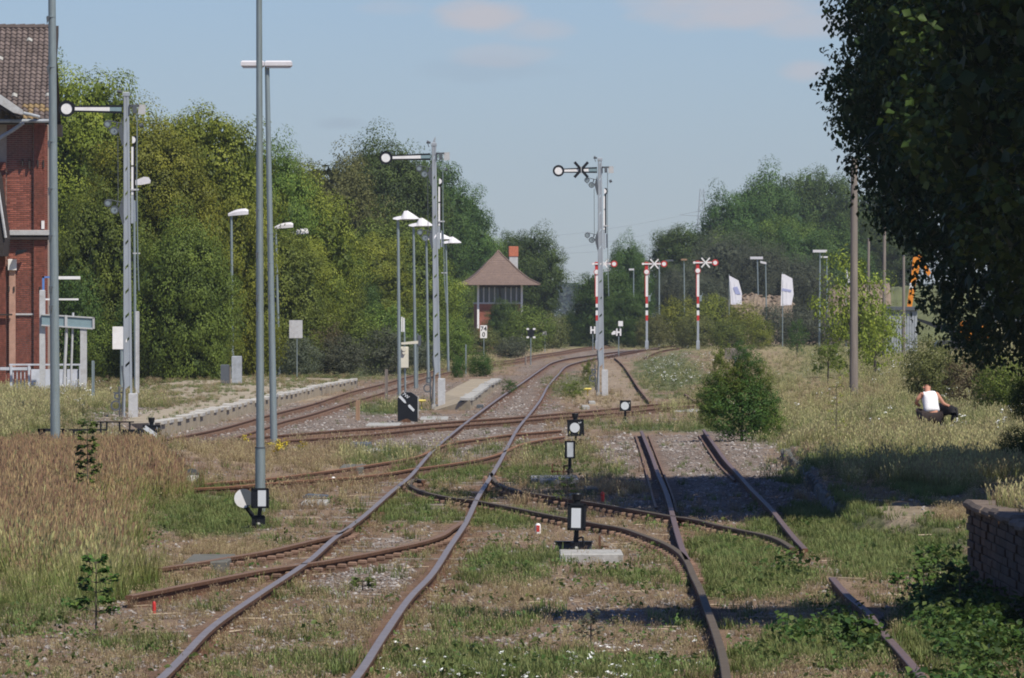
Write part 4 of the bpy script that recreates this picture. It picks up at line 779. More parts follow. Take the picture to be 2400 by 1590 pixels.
s2 = semaphore(1025, 958, 1017, 333, 'middle semaphore signal with a level black and white arm beside the pitched shade lamps', tilt=-.025)
s3 = semaphore(1409, 928, 1406, 369, 'right semaphore signal with black cross boards fixed over its arm', cross=True, tilt=-.02)
# far red and white signals
def far_signal(xb, yb, yt, label, cross=True, flip=False):
    t = T('red_white_signal', xb, yb, label, 'railway signal', 'red and white signals facing away across the yard', Y=600); e = t.e; k = 1 / t.k; H = t.Z(yt); w = .10
    MB().box(-.09, .09, -.08, .08, -.1, 2.4, .01).build('mast', m_mast, e); MB().box(-.14, .14, -.12, .12, -.1, .75, .02).build('foot', m_mast, e)
    zs = [(2.4, 2.85, m_red), (2.85, 3.25, m_white), (3.25, 3.5, m_black), (3.5, 3.8, m_white), (3.8, 4.4, m_red), (4.4, H - .8, m_white), (H - .8, H - .12, m_red)]
    for i, (a, b, m) in enumerate(zs): MB().box(-w - .0 + .0, w, -.07, .07, a, b, .005).build('mast_panel', m, e)
    MB().box(-w - .06, -w, -.08, .08, 4.4, H - .12).build('red_edge', m_red, e)
    z = H - .28; MB().disc(-.02, H - .95, .19, -.13, -.1, 20).build('lower_disc', m_white, e); MB().ring(-.02, H - .95, .24, .19, -.12, -.08, 20).build('lower_disc_rim', m_red, e)
    MB().box(-.42, 1.35, -.13, -.09, z - .09, z + .09).build('arm', m_red, e); MB().box(-.30, 1.30, -.15, -.135, z - .055, z + .055).build('arm_stripe', m_white, e)
    MB().disc(-.32, z, .10, -.17, -.15, 14).build('arm_end', m_white, e); MB().ring(1.42, z, .27, .17, -.15, -.11, 20).build('arm_disc_rim', m_red, e); MB().disc(1.42, z, .175, -.14, -.12, 20).build('arm_disc', m_white, e)
    MB().box(.10, .30, -.1, -.06, 4.0, 4.5, .02).tube((.1, -.05, 3.9), (.4, -.05, 4.7), .03, .03, 6).build('spectacle', m_galv, e)
    if cross:
        for a in (.86, -.86): MB().box(-.52, .52, -.19 - .012 * (a > 0), -.175 - .012 * (a > 0), -.055, .055, 0, Matrix.Translation((.62, 0, z)) @ Matrix.Rotation(a, 4, 'Y')).build('cross_board', m_white, e)
far_signal(1399, 822, 611, 'red and white signal half hidden behind the third semaphore mast', cross=True)
far_signal(1516, 816, 611, 'left one of the two fully visible crossed out red and white signals')
far_signal(1636, 806, 608, 'right one of the two crossed out red and white signals, above the hedge bushes')
# ------------------------------------------------------------------ point lanterns
def slab(x0, x1, y0, y1, label, m=None, h=.1, name='concrete_slab', cat='slab', deep=None):
    """y0 = far edge of the top, y1 = bottom of the near face"""
    t = T(name, (x0 + x1) / 2, y1, label, cat); k = t.k; zt = h; dd = (F * (CZ - (G + h)) / (y0 - HY)) - t.Y if deep is None else deep
    MB().box(t.X(x0), t.X(x1), 0, max(.25, min(dd, 6)), -.05, h, .012).build('slab_block', m or m_conc, t.e); return t
def lantern(xb, yb, bx0, bx1, by0, by1, label, kind='rect', cap=None, sym=None, num=None, face=None, tilt=0):
    t = T('point_lantern', xb, yb, label, 'point lantern', 'black and white point lanterns'); e = t.e
    hd = t.hd = link(bpy.data.objects.new('lantern_box', None), e); cx = (t.X(bx0) + t.X(bx1)) / 2; zc = (t.Z(by0) + t.Z(by1)) / 2; hd.location = (cx, 0, zc); hd.rotation_euler = (0, tilt, 0)
    w = (t.X(bx1) - t.X(bx0)) / 2; h = (t.Z(by0) - t.Z(by1)) / 2; dp = max(w, .1)
    MB().box(-w, w, -dp, dp, -h, h, .012).build('box', m_black, hd)
    mb = MB()
    for a, b, c, d in ((-w - .006, -w + .022, -h, h), (w - .022, w + .006, -h, h), (-w, w, h - .02, h + .006), (-w, w, -h - .006, -h + .02)): mb.box(a, b, -dp - .012, -dp, c, d)
    mb.build('face_frame', m_black, hd)
    if face: fx0, fx1, fy0, fy1 = face
    if kind == 'rect': MB().box(t.X(fx0) - cx, t.X(fx1) - cx, -dp - .009, -dp - .003, t.Z(fy1) - zc, t.Z(fy0) - zc).build('white_symbol', m_opal, hd)
    if kind == 'round': MB().disc((t.X(sym[0])) - cx, t.Z(sym[1]) - zc, sym[2] / t.k, -dp - .009, -dp - .003, 32).build('white_symbol', m_opal, hd)
    if cap:
        c0, c1, c2, c3 = cap; X0, X1 = t.X(c0), t.X(c1); z0, z1 = t.Z(c3), t.Z(c2); c = (X0 + X1) / 2; r = (X1 - X0) / 2
        MB().lathe([(r * .62, z0 - .01), (r * .66, z0 + (z1 - z0) * .35), (r * .86, z0 + (z1 - z0) * .4), (r, z1 - .01), (r * .9, z1)], 18, (c, 0)).build('chimney', m_black, e, True)
    MB().tube((0, 0, 0), (cx, 0, t.Z(by1)), .035, .028, 10).build('stem', m_black, e, True)
    MB().tube((-.0, 0, (t.Z(by1)) * .28), (0, 0, t.Z(by1) * .45), .055, .055, 10).lathe([(.07, -.02), (.07, .05), (.045, .09)], 12).build('bearing', m_black, e)
    if num: text(num[0], num[3] / t.k, m_opal, hd, (t.X(num[1]) - cx, -dp - .015, t.Z(num[2]) - zc), (math.pi / 2, num[4], 0))
    return t
slab(1313, 1461, 1297, 1317, 'long pale concrete slab under the nearest point lantern', h=.09, deep=1.6)
t = lantern(1348, 1296, 1331, 1372, 1181, 1242, 'nearest tall point lantern with a round black chimney and white upright bar', cap=(1340, 1365, 1157, 1182), face=(1339, 1361, 1191, 1237), tilt=.02)
MB().path([(.03, -.02, .17), (.09, -.02, .19), (.10, -.02, .12), (.10, -.02, .02)], .012, 8).build('crank', m_black, t.e)
MB().box(t.X(1302), t.X(1388), .25, .32, 0, t.Z(1272, .25), .005).build('base_plate', m_cabd, t.e); MB().box(t.X(1302) - .01, t.X(1388) + .01, .2, .38, t.Z(1272, .25), t.Z(1269, .25)).build('plate_rim', m_black, t.e)
MB().box(t.X(1388), t.X(1416), .0, .05, .02, .04).box(t.X(1403), t.X(1408), 0, .03, .02, .2).box(t.X(1405), t.X(1428), .1, .13, .06, .08).build('linkage', m_rust, t.e)
slab(1245, 1356, 1113, 1133, 'pale concrete slab under the narrow point lantern', h=.07, deep=3)
t = lantern(1335, 1122, 1324, 1347, 1034, 1074, 'narrow point lantern with white upright bar standing on the middle slab', face=(1329, 1343.5, 1037, 1072))
MB().path([(-.0, 0, .22), (-.10, 0, .22), (-.10, 0, .10)], .014, 8).box(-.33, 0, -.02, .02, .11, .135).box(-.31, -.285, -.02, .02, 0, .26).box(-.22, -.20, -.02, .02, 0, .16).box(-.12, -.10, -.02, .02, 0, .12).box(-.22, .06, -.02, .02, 0, .02).build('crank', m_rust, t.e)
t = lantern(1350, 1047, 1330, 1368, 984, 1022, 'point lantern with a white circle and round chimney, above the narrow one', 'round', cap=(1340, 1356, 969, 985), sym=(1347, 1002.5, 11.5), num=('2', 1359, 991, 9, 1.4), tilt=-.04)
MB().path([(.02, -.02, .1), (.12, -.02, .16), (.10, -.02, .0)], .02, 8).box(-.04, .14, -.03, .03, .0, .08).build('crank', m_rust, t.e)
t = lantern(1465, 993, 1453, 1478, 939, 963, 'small square point lantern with a white circle, furthest right of the lanterns', 'round', sym=(1464.5, 951.5, 9.3), num=('4', 1474.5, 945, 6, 0))
t = lantern(355, 1040, 336, 376, 997, 1024, 'point lantern with a black chimney and slanted white bar by the first semaphore foot', 'none', cap=(347, 363, 979, 997), num=('1', 369, 1004, 8, 0))
MB().box(-.17, .17, -.215, -.205, -.048, .048, 0, Matrix.Translation((-.02, 0, -.01)) @ Matrix.Rotation(.62, 4, 'Y')).build('white_symbol', m_opal, t.hd)
# half white discs on lever arms
def lever(xb, yb, cx, cy, r, label, split, stem=True, group='half white lever weights'):
    t = T('lever_weight', xb, yb, label, 'lever weight', group); e = t.e; R = r / t.k; X, Z = t.X(cx), t.Z(cy)
    hd = link(bpy.data.objects.new('weight_disc', None), e); hd.location = (X, -.12, Z); hd.rotation_euler = (0, 0, 0)
    MB().disc(0, 0, R, -.03, .03, 32, split, split + math.pi).build('white_half', m_white, hd); MB().disc(0, 0, R, -.03, .03, 32, split + math.pi, split + 2 * math.pi).build('dark_half', m_cabd, hd)
    if stem: MB().path([(X + R * .15, -.08, Z - R * .8), (-.02, -.04, .12), (.03, 0, .0)], .030, 8).build('lever_arm', m_black, e)
    return t
lever(600, 1236, 572, 1168, 22, 'tilted half white half dark disc beside the nearest lamp post foot', math.radians(112))
lever(449, 1150, 451, 1114, 16, 'dark topped half white disc half hidden in tall grass', math.radians(180), stem=True)
t = lantern(604, 1238, 590, 630, 1145, 1190, 'point lantern with a white upright bar in front of the nearest lamp post', face=(605, 624, 1146, 1188))
MB().box(-.08, .1, -.04, .04, 0, .16, .01).tube((-.16, 0, -.01), (-.02, 0, .1), .012, .012, 6).box(-.05, .09, .0, .08, .10, .17, .01).build('base_casting', m_black, t.e)
# big black sleeve marker
t = T('bar_marker', 957, 990, 'large black eight sided marker box with a white slanting bar and lettering', 'signal marker'); z = t.Z
P = [(932, 990), (932, 934), (937, 929), (945, 920), (964, 920), (979, 931), (979, 989), (964, 989), (955, 982), (944, 985)]
MB().prism([(t.X(x), z(y)) for x, y in P], -.06, .35).build('box', m_black, t.e)
MB().prism([(t.X(979), z(931)), (t.X(981), z(932)), (t.X(981), z(980)), (t.X(979), z(980))], -.06, .4).build('side_edge', m_conc, t.e)
for q in (((934, 930), (939, 927), (950, 939), (952.5, 945.5), (948, 945), (935, 932)), ((956, 951), (960, 948), (972, 960.5), (969, 965.5), (958, 955))): MB().prism([(t.X(x), z(y)) for x, y in q], -.075, -.062).build('white_bar', m_opal, t.e)
text('7W', 11 / t.k, m_opal, t.e, (t.X(951), -.066, z(928)), (math.pi / 2, math.radians(38), 0))
MB().prism([(t.X(x), z(y)) for x, y in ((936, 992), (942, 985), (950, 982), (957, 982), (962, 986), (968, 992))], -.3, -.1).build('earth_cover', m_rust, t.e)
# ------------------------------------------------------------------ small signs, boxes, pegs
def post_sign(name, xb, yb, x0, x1, y0, y1, label, m=m_white, mp=m_galv, r=.03, cat='sign', rim=None, xt=None, ytop=None, txt=None, Y=None):
    t = T(name, xb, yb, label, cat, Y=Y); MB().tube((0, 0, 0), (t.X(xt or xb), 0, t.Z(ytop or (y0 + 2))), r, r, 8).build('post', mp, t.e)
    MB().box(t.X(x0), t.X(x1), -r - .022, -r - .004, t.Z(y1), t.Z(y0), .004).build('board', m, t.e)
    for b, x, y, s in (txt or []): text(b, s / t.k, m_black, t.e, (t.X(x), -r - .026, t.Z(y)))
    return t
post_sign('kilometre_board', 1134, 840, 1125.5, 1141.5, 763, 793, 'white kilometre board reading 74 over 0 on a thin post', txt=[('74', 1133.5, 771.5, 15), ('0', 1133.5, 785, 15)], cat='kilometre board')
post_sign('white_board', 285, 968, 264, 298, 766, 819, 'blank white board fixed left of the first semaphore mast', r=.05, Y=235)
post_sign('sign_back', 696, 880, 678, 709, 751, 793, 'grey back of a square sign on the rightmost oval lamp pole', m_trim, Y=292, r=.02, ytop=752)
t = post_sign('black_board', 1244, 856, 1237, 1252, 772, 791, 'small black board with white corners right of the signal cabin', m_black)
for x in (1237, 1252):
    for y in (771.5, 791): MB().box(t.X(x) - .07, t.X(x) + .07, -.07, -.055, t.Z(y) - .05, t.Z(y) + .05).build('white_corner', m_white, t.e)
MB().tube((t.X(1232), 0, 0), (t.X(1232), 0, t.Z(835)), .05, .05, 8).build('side_stake', m_wood, t.e)
for xb, yb, xc, yc, lb in ((1389.5, 822, 1389.5, 774, 'small white H shaped board left of the third semaphore mast'), (1450, 836, 1450, 779, 'white H shaped board with a square plate above, right of the third semaphore')):
    t = T('h_board', xb, yb, lb, 'stop board', 'white letter H stop boards'); MB().tube((0, 0, 0), (0, 0, t.Z(yc)), .035, .035, 8).build('post', m_galv, t.e)
    MB().box(t.X(xc - 6.5), t.X(xc + 6.5), -.06, -.04, t.Z(yc + 9), t.Z(yc - 9)).build('board', m_black, t.e); mb = MB()
    for a, b in ((-6, -2.5), (2.5, 6)): mb.box(t.X(xc + a), t.X(xc + b), -.075, -.062, t.Z(yc + 8.5), t.Z(yc - 8.5))
    mb.box(t.X(xc - 2.5), t.X(xc + 2.5), -.075, -.062, t.Z(yc + 2), t.Z(yc - 2)); mb.build('letter_h', m_white, t.e)
    if xb > 1400:
        MB().box(t.X(1449), t.X(1460), -.06, -.04, t.Z(765), t.Z(753), .005).build('square_plate', m_white, t.e); MB().prism([(t.X(1433), t.Z(781)), (t.X(1438), t.Z(776)), (t.X(1443), t.Z(776)), (t.X(1443), t.Z(784)), (t.X(1434), t.Z(785))], -.06, -.04).build('side_plate', m_white, t.e)
        MB().tube((t.X(1453), 0, t.Z(772)), (t.X(1453), 0, t.Z(764)), .03, .03, 6).build('plate_stem', m_galv, t.e)
post_sign('small_white_plate', 1277, 826, 1271, 1281, 777, 786, 'tiny pale plate on a post in the dry grass right of the cabin', m_trim, r=.03)
t = T('phone_post', 950, 920, 'post with a cream phone box and thin white upright board beside the leftmost pitched lamp', 'phone post')
MB().tube((0, 0, 0), (t.X(947.5), 0, t.Z(748)), .035, .028, 10).build('post', m_galv, t.e)
MB().box(t.X(939.5), t.X(957.5), -.16, -.02, t.Z(863), t.Z(813), .02).build('phone_box', m_cream, t.e); MB().prism([(t.X(941), t.Z(808)), (t.X(980), t.Z(806)), (t.X(980), t.Z(799)), (t.X(940), t.Z(803))], -.12, -.04).build('arm_board', m_cream, t.e)
MB().lathe([(.05, 0), (.085, .03), (.085, .08), (.03, .12)], 14).build('dummy', m_cream, t.e) if False else None
MB().disc(t.X(947), t.Z(818), .085, -.26, -.16, 18).build('bell', m_cream, t.e); MB().disc(t.X(947), t.Z(827), .06, -.24, -.16, 14).build('lower_bell', m_cream, t.e)
MB().box(t.X(940.5), t.X(943.5), -.06, .02, t.Z(778), t.Z(743)).box(t.X(945), t.X(948), -.04, .03, t.Z(778), t.Z(745)).build('upright_board', m_white, t.e)
post_sign('small_dark_plate', 979, 908, 978, 987, 786, 811, 'narrow dark plate on a thin pole right of the second pitched lamp', m_cabd, r=.02, ytop=782, Y=282)
for nm, xb, yb, x0, x1, yt, m, lb, Y in (('wooden_stake', 839, 986, 834, 843, 939, m_wood2, 'brown wooden stake left of the black bar marker', None), ('wooden_stake', 906, 936, 902, 909, 866, m_wood, 'weathered pale stake standing beside the platform track', None),
    ('grey_stake', 1092, 878, 1090.5, 1093.5, 808, m_galv, 'thin grey stake left of the kilometre board', None), ('grey_stake', 218, 968, 215, 221, 846, m_galv, 'thin grey stake right of the platform sign posts', 205), ('grey_post', 320, 958, 318, 326, 730, m_trim, 'pale grey post standing right behind the first semaphore mast', 225)):
    t = T(nm, xb, yb, lb, 'post', Y=Y); MB().box(t.X(x0), t.X(x1), -.05, .05, -.1, t.Z(yt), .005).box(t.X(x0) + (t.X(x1) - t.X(x0)) * .78, t.X(x1) + .004, -.06, .055, -.1, t.Z(yt) - .02).build('stake_body', m, t.e)
def peg(xb, yb, w, h, label, m1, m2, grp='short marker pegs'):
    t = T('marker_peg', xb, yb, label, 'marker peg', grp); W_ = w / t.k / 2; H_ = h / t.k
    MB().lathe([(W_, -.1), (W_, H_ * .72), (W_ * .85, H_ * .9), (W_ * .45, H_)], 14).build('peg_body', m1, t.e, True)
    if m2 is not m1: MB().box(-W_ * .62, W_ * .62, -W_ * 1.04, -W_ * .5, H_ * .12, H_ * .8, .004).build('front_face', m2, t.e)
peg(1261, 1250, 13, 23, 'red faced round topped peg left of the nearest point lantern', m_white, m_red); peg(1412, 1175, 9, 22, 'red peg in the shade edge right of the nearest lantern', m_red, m_red)
peg(361, 1438, 9, 28, 'faded red peg under the crossover rail by the tall grass', m_red, m_red); peg(781, 1138, 11, 20, 'white round topped peg beside the orange rusted rails', m_white, m_white)
m_lid = mat('worn metal lid', (.13, .135, .14), .6, .4, .2, 8)
slab(429, 532, 1318, 1342, 'grey concrete cable box lying over the crossover rail near the tall grass', m_concd, h=.12, deep=2.5, name='cable_box', cat='cable box')
slab(706, 766, 1172, 1187, 'tilted metal cover plate on the dry ground behind the near crossover', m_conc, h=.06, deep=2); 
t = T('cover_plate', 738, 1180, 'dark curled lid lying on the pale cover slab', 'lid'); MB().prism([(t.X(708), .10), (t.X(720), .13), (t.X(768), .11), (t.X(768), .09), (t.X(712), .07)], 0, .8).build('lid_sheet', m_lid, t.e)
slab(819, 867, 1041, 1054, 'dark low cable box in the grass left of the main track', m_cabd, h=.13, deep=2, name='cable_box', cat='cable box'); slab(836, 915, 1054, 1060, 'flat pale slab in front of the dark cable box', h=.04, deep=3)
slab(795, 850, 1098, 1112, 'grey brown block on the end of the orange rusted rails', m_concd, h=.12, deep=3, name='cable_box', cat='cable box')
slab(857, 935, 993, 999, 'flat pale slab left of the black bar marker', h=.03, deep=4); slab(982, 1048, 980, 985, 'flat pale slab right of the black bar marker', h=.03, deep=5)
slab(1117, 1133, 947, 957, 'small dark box beside the left main rail', m_cabd, h=.10, deep=1, name='track_box', cat='box'); slab(1365, 1382, 948, 960, 'pale block left of the square lantern', h=.1, deep=3); slab(1381, 1396, 938, 948, 'smaller pale block below the third semaphore', h=.08, deep=3)
slab(1372, 1403, 1145, 1159, 'brownish box lid at the shade edge behind the nearest lantern', m_concd, h=.09, deep=2, name='cable_box', cat='cable box')
slab(1580, 1650, 959, 966, 'pale flat slabs beside the crossing track under the dense bush', h=.03, deep=5); slab(2113, 2140, 1178, 1186, 'pale flat stone at the grass edge before the ramp', h=.08, deep=2)
# wire guides by the first semaphore
t = T('wire_guide_frame', 170, 1050, 'long low black wire guide frame left of the first semaphore foot', 'wire guide')
mb = MB().box(t.X(88), t.X(160), 0, .08, t.Z(1012), t.Z(1005)).box(t.X(88), t.X(106), 0, .08, 0, t.Z(1006)).box(t.X(140), t.X(252), .02, .07, t.Z(1010), t.Z(1006)).box(t.X(142), t.X(150), 0, .08, 0, t.Z(1006)).box(t.X(170), t.X(178), 0, .08, 0, t.Z(1008)); mb.build('frame', m_black, t.e)
t = T('wire_guide_frame', 275, 1042, 'low black wire guide frame on legs in front of the first semaphore foot', 'wire guide')
mb = MB().box(t.X(228), t.X(314), 0, .05, t.Z(991), t.Z(988)); [mb.box(t.X(x), t.X(x + 4), 0, .05, 0, t.Z(988)) for x in (234, 248, 278, 302)]; mb.box(t.X(282), t.X(332), .1, .2, .1, t.Z(1007)); mb.build('frame', m_black, t.e)
slab(262, 285, 985, 995, 'small yellow pulley cover box left of the first semaphore foot', m_yellow, h=.15, deep=.6, name='pulley_box', cat='box')
# cabinets under the trees
t = T('cabinet', 533, 922, 'pair of grey switch cabinets under the drooping tree on the platform', 'cabinet')
MB().box(t.X(517), t.X(537), 0, .5, 0, t.Z(855), .02).build('dark_cabinet', m_cabd, t.e); MB().box(t.X(538), t.X(541), 0, .1, 0, t.Z(860)).build('pipe', m_wood, t.e); MB().box(t.X(543), t.X(566), 0, .5, 0, t.Z(835), .02).build('light_cabinet', m_cab, t.e)
# brown buffer box with grey post
t = T('buffer_box', 1720, 868, 'brown rusty plate on a post behind the dense siding bush', 'buffer stop'); MB().box(t.X(1699), t.X(1751), 0, .3, t.Z(843), t.Z(817), .02).build('plate', m_wood, t.e); MB().tube((t.X(1724), -.1, 0), (t.X(1724), -.1, t.Z(836)), .06, .06, 10).build('post', m_galv, t.e)
# wooden poles
for xt, xb, yb, yt, Y, r, lb in ((2002, 2001, 934, 372, None, .15, 'thick brown wooden pole standing alone in the meadow'), (2073, 2072, 800, 520, 470, .13, 'thin wooden pole left of the grey shed'), (2036, 2034, 800, 560, 520, .12, 'thin wooden pole behind the young tree'), (2118, 2118, 800, 600, 500, .12, 'thin wooden pole in front of the grey shed')):
    t = T('wooden_pole', xb, yb, lb, 'wooden pole', 'brown wooden poles', Y=Y); MB().tube((0, 0, -.2), (t.X(xt), 0, t.Z(yt)), r, r * .75, 14).build('shaft', m_wood, t.e, True)
    MB().tube((t.X(xt) - .02, 0, t.Z(yt)), (t.X(xt) - .02, 0, t.Z(yt) + .04), r * .8, r * .5, 14).build('pole_cap', m_cabd, t.e)
# flags
m_flag = mat('white flag cloth', (.74, .72, .78), .9, 0, .04, 3); m_print = mat('blue flag print', (.36, .38, .60), .9, 0, .1, 3)
for x0, yt, pts, pr, lb in ((1709, 643, ((1709, 646), (1731, 658), (1739, 688), (1738, 714), (1713, 714)), ((1718, 674), (1728, 672), (1736, 690), (1724, 690)), 'leaning white banner flag with blue print, left of the lamp pair'),
    (1834, 638, ((1832, 643), (1838, 643), (1857, 653), (1860, 690), (1855, 715), (1830, 717)), ((1833, 676), (1855, 680), (1854, 685), (1833, 682)), 'upright white banner flag with a blue band, right of the lamp pair'), (1983, 630, ((1982, 632), (1992, 640), (1994, 662), (1984, 664)), None, 'third white banner flag mostly hidden by the wooden pole')):
    t = T('banner_flag', x0, 812, lb, 'flag', 'white banner flags', Y=630); MB().tube((0, 0, 0), (0, 0, t.Z(yt)), .05, .03, 8).build('flag_pole', m_galv, t.e)
    # cloth with soft folds
    xs_ = [p[0] for p in pts]; ys_ = [p[1] for p in pts]; mb = MB(); n = 10; P = [(t.X(x), t.Z(y)) for x, y in pts]
    cxm = sum(p[0] for p in P) / len(P); czm = sum(p[1] for p in P) / len(P); mb.prism(P, -.03, .01); mb.build('cloth', m_flag, t.e)
    for q in range(2): MB().prism([(P[0][0] + .1 + q * .35, P[0][1] - .5 - q * .2), (P[0][0] + .22 + q * .35, P[0][1] - .55 - q * .2), (P[-1][0] + .35 + q * .25, P[-1][1] + .1), (P[-1][0] + .2 + q * .25, P[-1][1] + .1)], -.055, -.03).build('fold', m_flag, t.e)
    if pr: MB().prism([(t.X(x), t.Z(y)) for x, y in pr], -.066, -.058).build('print', m_print, t.e)
# rubble heap and earth bank
m_rub = mat('sandy rubble', (.22, .165, .12), .95, 0, .35, 2, .6, dirt=(.16, .12, .09), dirt_amt=.6, dscale=1.2); m_bank = mat('dry grassy bank', (.11, .12, .055), .95, 0, .3, .6, .5, dirt=(.12, .14, .06), dirt_amt=.6, dscale=.5)
def heap(name, x0, x1, Y, prof, m, label, rough=.25, seed=1, nb=60):
    r = np.random.RandomState(seed); t = T(name, (x0 + x1) / 2, 0, label, 'heap', Y=Y); n = 40; mb = MB(); rows = []
    for j in range(9):
        v = j / 8; row = []
        for i in range(n + 1):
            x = x0 + (x1 - x0) * i / n; h = t.Z(np.interp(x, [a for a, b in prof], [b for a, b in prof])) * math.sin(math.pi * v / 1.0) ** .8 if 0 < j < 8 else 0
            row.append((t.X(x), (v - .5) * 14 + 5, max(0, h + (r.rand() - .5) * rough * (h > .5)) - .05))
        rows.append(row)
    mb.v = [p for rw in rows for p in rw]; mb.f = [(j * (n + 1) + i, j * (n + 1) + i + 1, (j + 1) * (n + 1) + i + 1, (j + 1) * (n + 1) + i) for j in range(8) for i in range(n)]; mb.mi = [0] * len(mb.f)
    mb.build('mound', m, t.e); me = None
    for k in range(nb):
        i = r.randint(1, n); j = r.randint(2, 5); p = rows[j][i]; s = r.uniform(.2, .7)
        if me is None: o = MB().box(-.5, .5, -.3, .3, -.18, .18, .05).build('rubble_block', m, t.e); me = o.data
        else: o = link(bpy.data.objects.new('rubble_block', me), t.e)
        o.location = p; o.scale = (s * r.uniform(.5, 1.6), s, s * r.uniform(.4, .9)); o.rotation_euler = tuple(r.uniform(-.8, .8, 3))
heap('rubble_heap', 1640, 1860, 690, [(1640, 745), (1680, 716), (1715, 698), (1765, 690), (1775, 688), (1800, 700), (1830, 696), (1860, 702)], m_rub, 'heap of sandy demolition rubble behind the white flags')
heap('rubble_heap', 1855, 2090, 700, [(1855, 702), (1900, 690), (1935, 676), (1990, 668), (2090, 660)], m_rub, 'long sandy earth heap rising right of the second flag', seed=2, nb=30)
heap('grassy_bank', 2010, 2300, 760, [(2010, 700), (2040, 680), (2100, 672), (2300, 660)], m_bank, 'dry grassy bank behind the thin wooden poles', seed=3, nb=0)
# shed and excavator
t = T('shed', 2100, 812, 'plain grey metal shed behind the dark hanging branches', 'shed', Y=530)
mb = MB(); MB().box(t.X(2078), t.X(2150), .1, 5, 0, t.Z(728)).build('wall', m_cab, t.e)
for i in range(12): MB().box(t.X(2078 + i * 6), t.X(2078 + i * 6 + 4.6), .04, .1, 0, t.Z(732)).build('panel', m_cab, t.e)
MB().box(t.X(2074), t.X(2154), -.2, 5.3, t.Z(728), t.Z(719), .02).build('roof', m_cabd, t.e)
t = T('excavator', 2140, 800, 'orange excavator boom showing between the dark branches', 'excavator', Y=560)
MB().prism([(t.X(x), t.Z(y)) for x, y in ((2123, 740), (2128, 700), (2134, 660), (2140, 604), (2156, 600), (2158, 614), (2146, 664), (2140, 700), (2134, 738))], -.25, .25).build('boom', m_orange, t.e)
MB().prism([(t.X(x), t.Z(y)) for x, y in ((2140, 600), (2158, 598), (2182, 640), (2176, 648))], -.2, .2).build('stick', m_orange, t.e); MB().prism([(t.X(x), t.Z(y)) for x, y in ((2132, 664), (2146, 662), (2142, 676), (2131, 678))], -.27, -.255).build('white_patch', m_white, t.e)
MB().box(t.X(2250), t.X(2320), -.8, 1.8, .9, 2.4, .1).build('body', m_orange, t.e); MB().box(t.X(2190), t.X(2300), -1.2, 2.2, 0, .9, .3).prism([(t.X(2126), t.Z(742)), (t.X(2134), t.Z(742)), (t.X(2262), 1.6), (t.X(2258), 1.0)], -.2, .2).build('crawler_track', m_black, t.e)
# pylon
t = T('electricity_pylon', 1645, 762, 'faint lattice electricity pylon far behind the dark trees', 'pylon', Y=2100); H = t.Z(443); m_py = mat('pylon steel', (.33, .36, .40), .6, .3); mb = MB()
for sx in (-1, 1):
    for sy in (-1, 1): mb.tube((sx * 3.2, sy * 3.2, 0), (sx * .5, sy * .5, H), .16, .1, 5, False)
for k in range(14):
    z0 = H * k / 14; z1 = H * (k + 1) / 14; a = 3.2 - 2.7 * k / 14; b = 3.2 - 2.7 * (k + 1) / 14; mb.tube((-a, -a, z0), (b, -b, z1), .08, .08, 4, False).tube((a, -a, z0), (-b, -b, z1), .08, .08, 4, False)
mb.build('tower', m_py, t.e); mb = MB()
for zf, wd in ((.70, 9), (.80, 6.5)):
    for s in (-1, 1): mb.tube((0, 0, H * zf), (s * wd, 0, H * zf + .3), .12, .08, 4, False).tube((0, 0, H * zf + 1.6), (s * wd, 0, H * zf + .3), .1, .08, 4, False)
mb.build('cross_arm', m_py, t.e); mb = MB()
for s, zf in ((-9, .70), (9, .70), (-6.5, .8)):
    p = [(s, 0, H * zf)]; 
    for i in range(1, 9): u = i / 8; p.append((s - 60 * u, -260 * u, H * zf - 9 * math.sin(math.pi * u * .5)))
    mb.path(p, .05, 4)
mb.build('power_line', m_py, t.e)
# ------------------------------------------------------------------ signal cabin
t = T('signal_cabin', 1172, 818, 'small brick signal cabin with a steep flared brown tile roof and chimney', 'signal cabin'); e = t.e; e.rotation_euler = (0, 0, math.radians(4.5))
W2, D2 = 1.86, 2.6; zc = t.Z(713); ze = t.Z(668)
mw = [mat('cabin brick', (.27, .095, .065), .9, 0, .25, 4, .3, dirt=(.2, .1, .08), dirt_amt=.4), m_trim]
MB().box(-W2, W2, 0, 2 * D2, 0, zc).build('wall', mw[0], e)
for i in range(26): MB().box(-W2 - .012, W2 + .012, -.012, .0, .12 + i * .15, .12 + i * .15 + .075).build('brick_course', mw[0], e) if i < 24 and .12 + i * .15 + .075 < zc else None
MB().box(-W2 - .05, W2 + .05, -.08, 2 * D2 + .05, zc, zc + .14).build('sill', m_trim, e)
MB().box(-W2 + .05, W2 - .05, .06, 2 * D2 - .05, zc + .14, ze + .05).build('glazing', m_glass, e)
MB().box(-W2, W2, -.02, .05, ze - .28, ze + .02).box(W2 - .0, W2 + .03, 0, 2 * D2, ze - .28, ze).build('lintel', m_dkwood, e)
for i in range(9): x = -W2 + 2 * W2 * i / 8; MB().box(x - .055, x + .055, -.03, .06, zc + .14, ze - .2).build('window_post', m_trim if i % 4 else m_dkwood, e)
for x in (-W2, W2): MB().box(x - .10, x + .07, -.14, -.03, t.Z(800) if x > 0 else t.Z(770), ze).build('corner_pipe', m_white, e)
for i in range(5): y = .0 + i * 2 * D2 / 5; MB().box(W2 - .02, W2 + .04, y + .9, y + 1.0, zc + .14, ze).build('side_window_post', m_trim, e)
prof = [(0, t.Z(588)), (.35, t.Z(600)), (.95, t.Z(616)), (1.45, t.Z(631)), (1.95, t.Z(644)), (2.45, t.Z(655)), (2.95, t.Z(662)), (3.32, t.Z(668))]
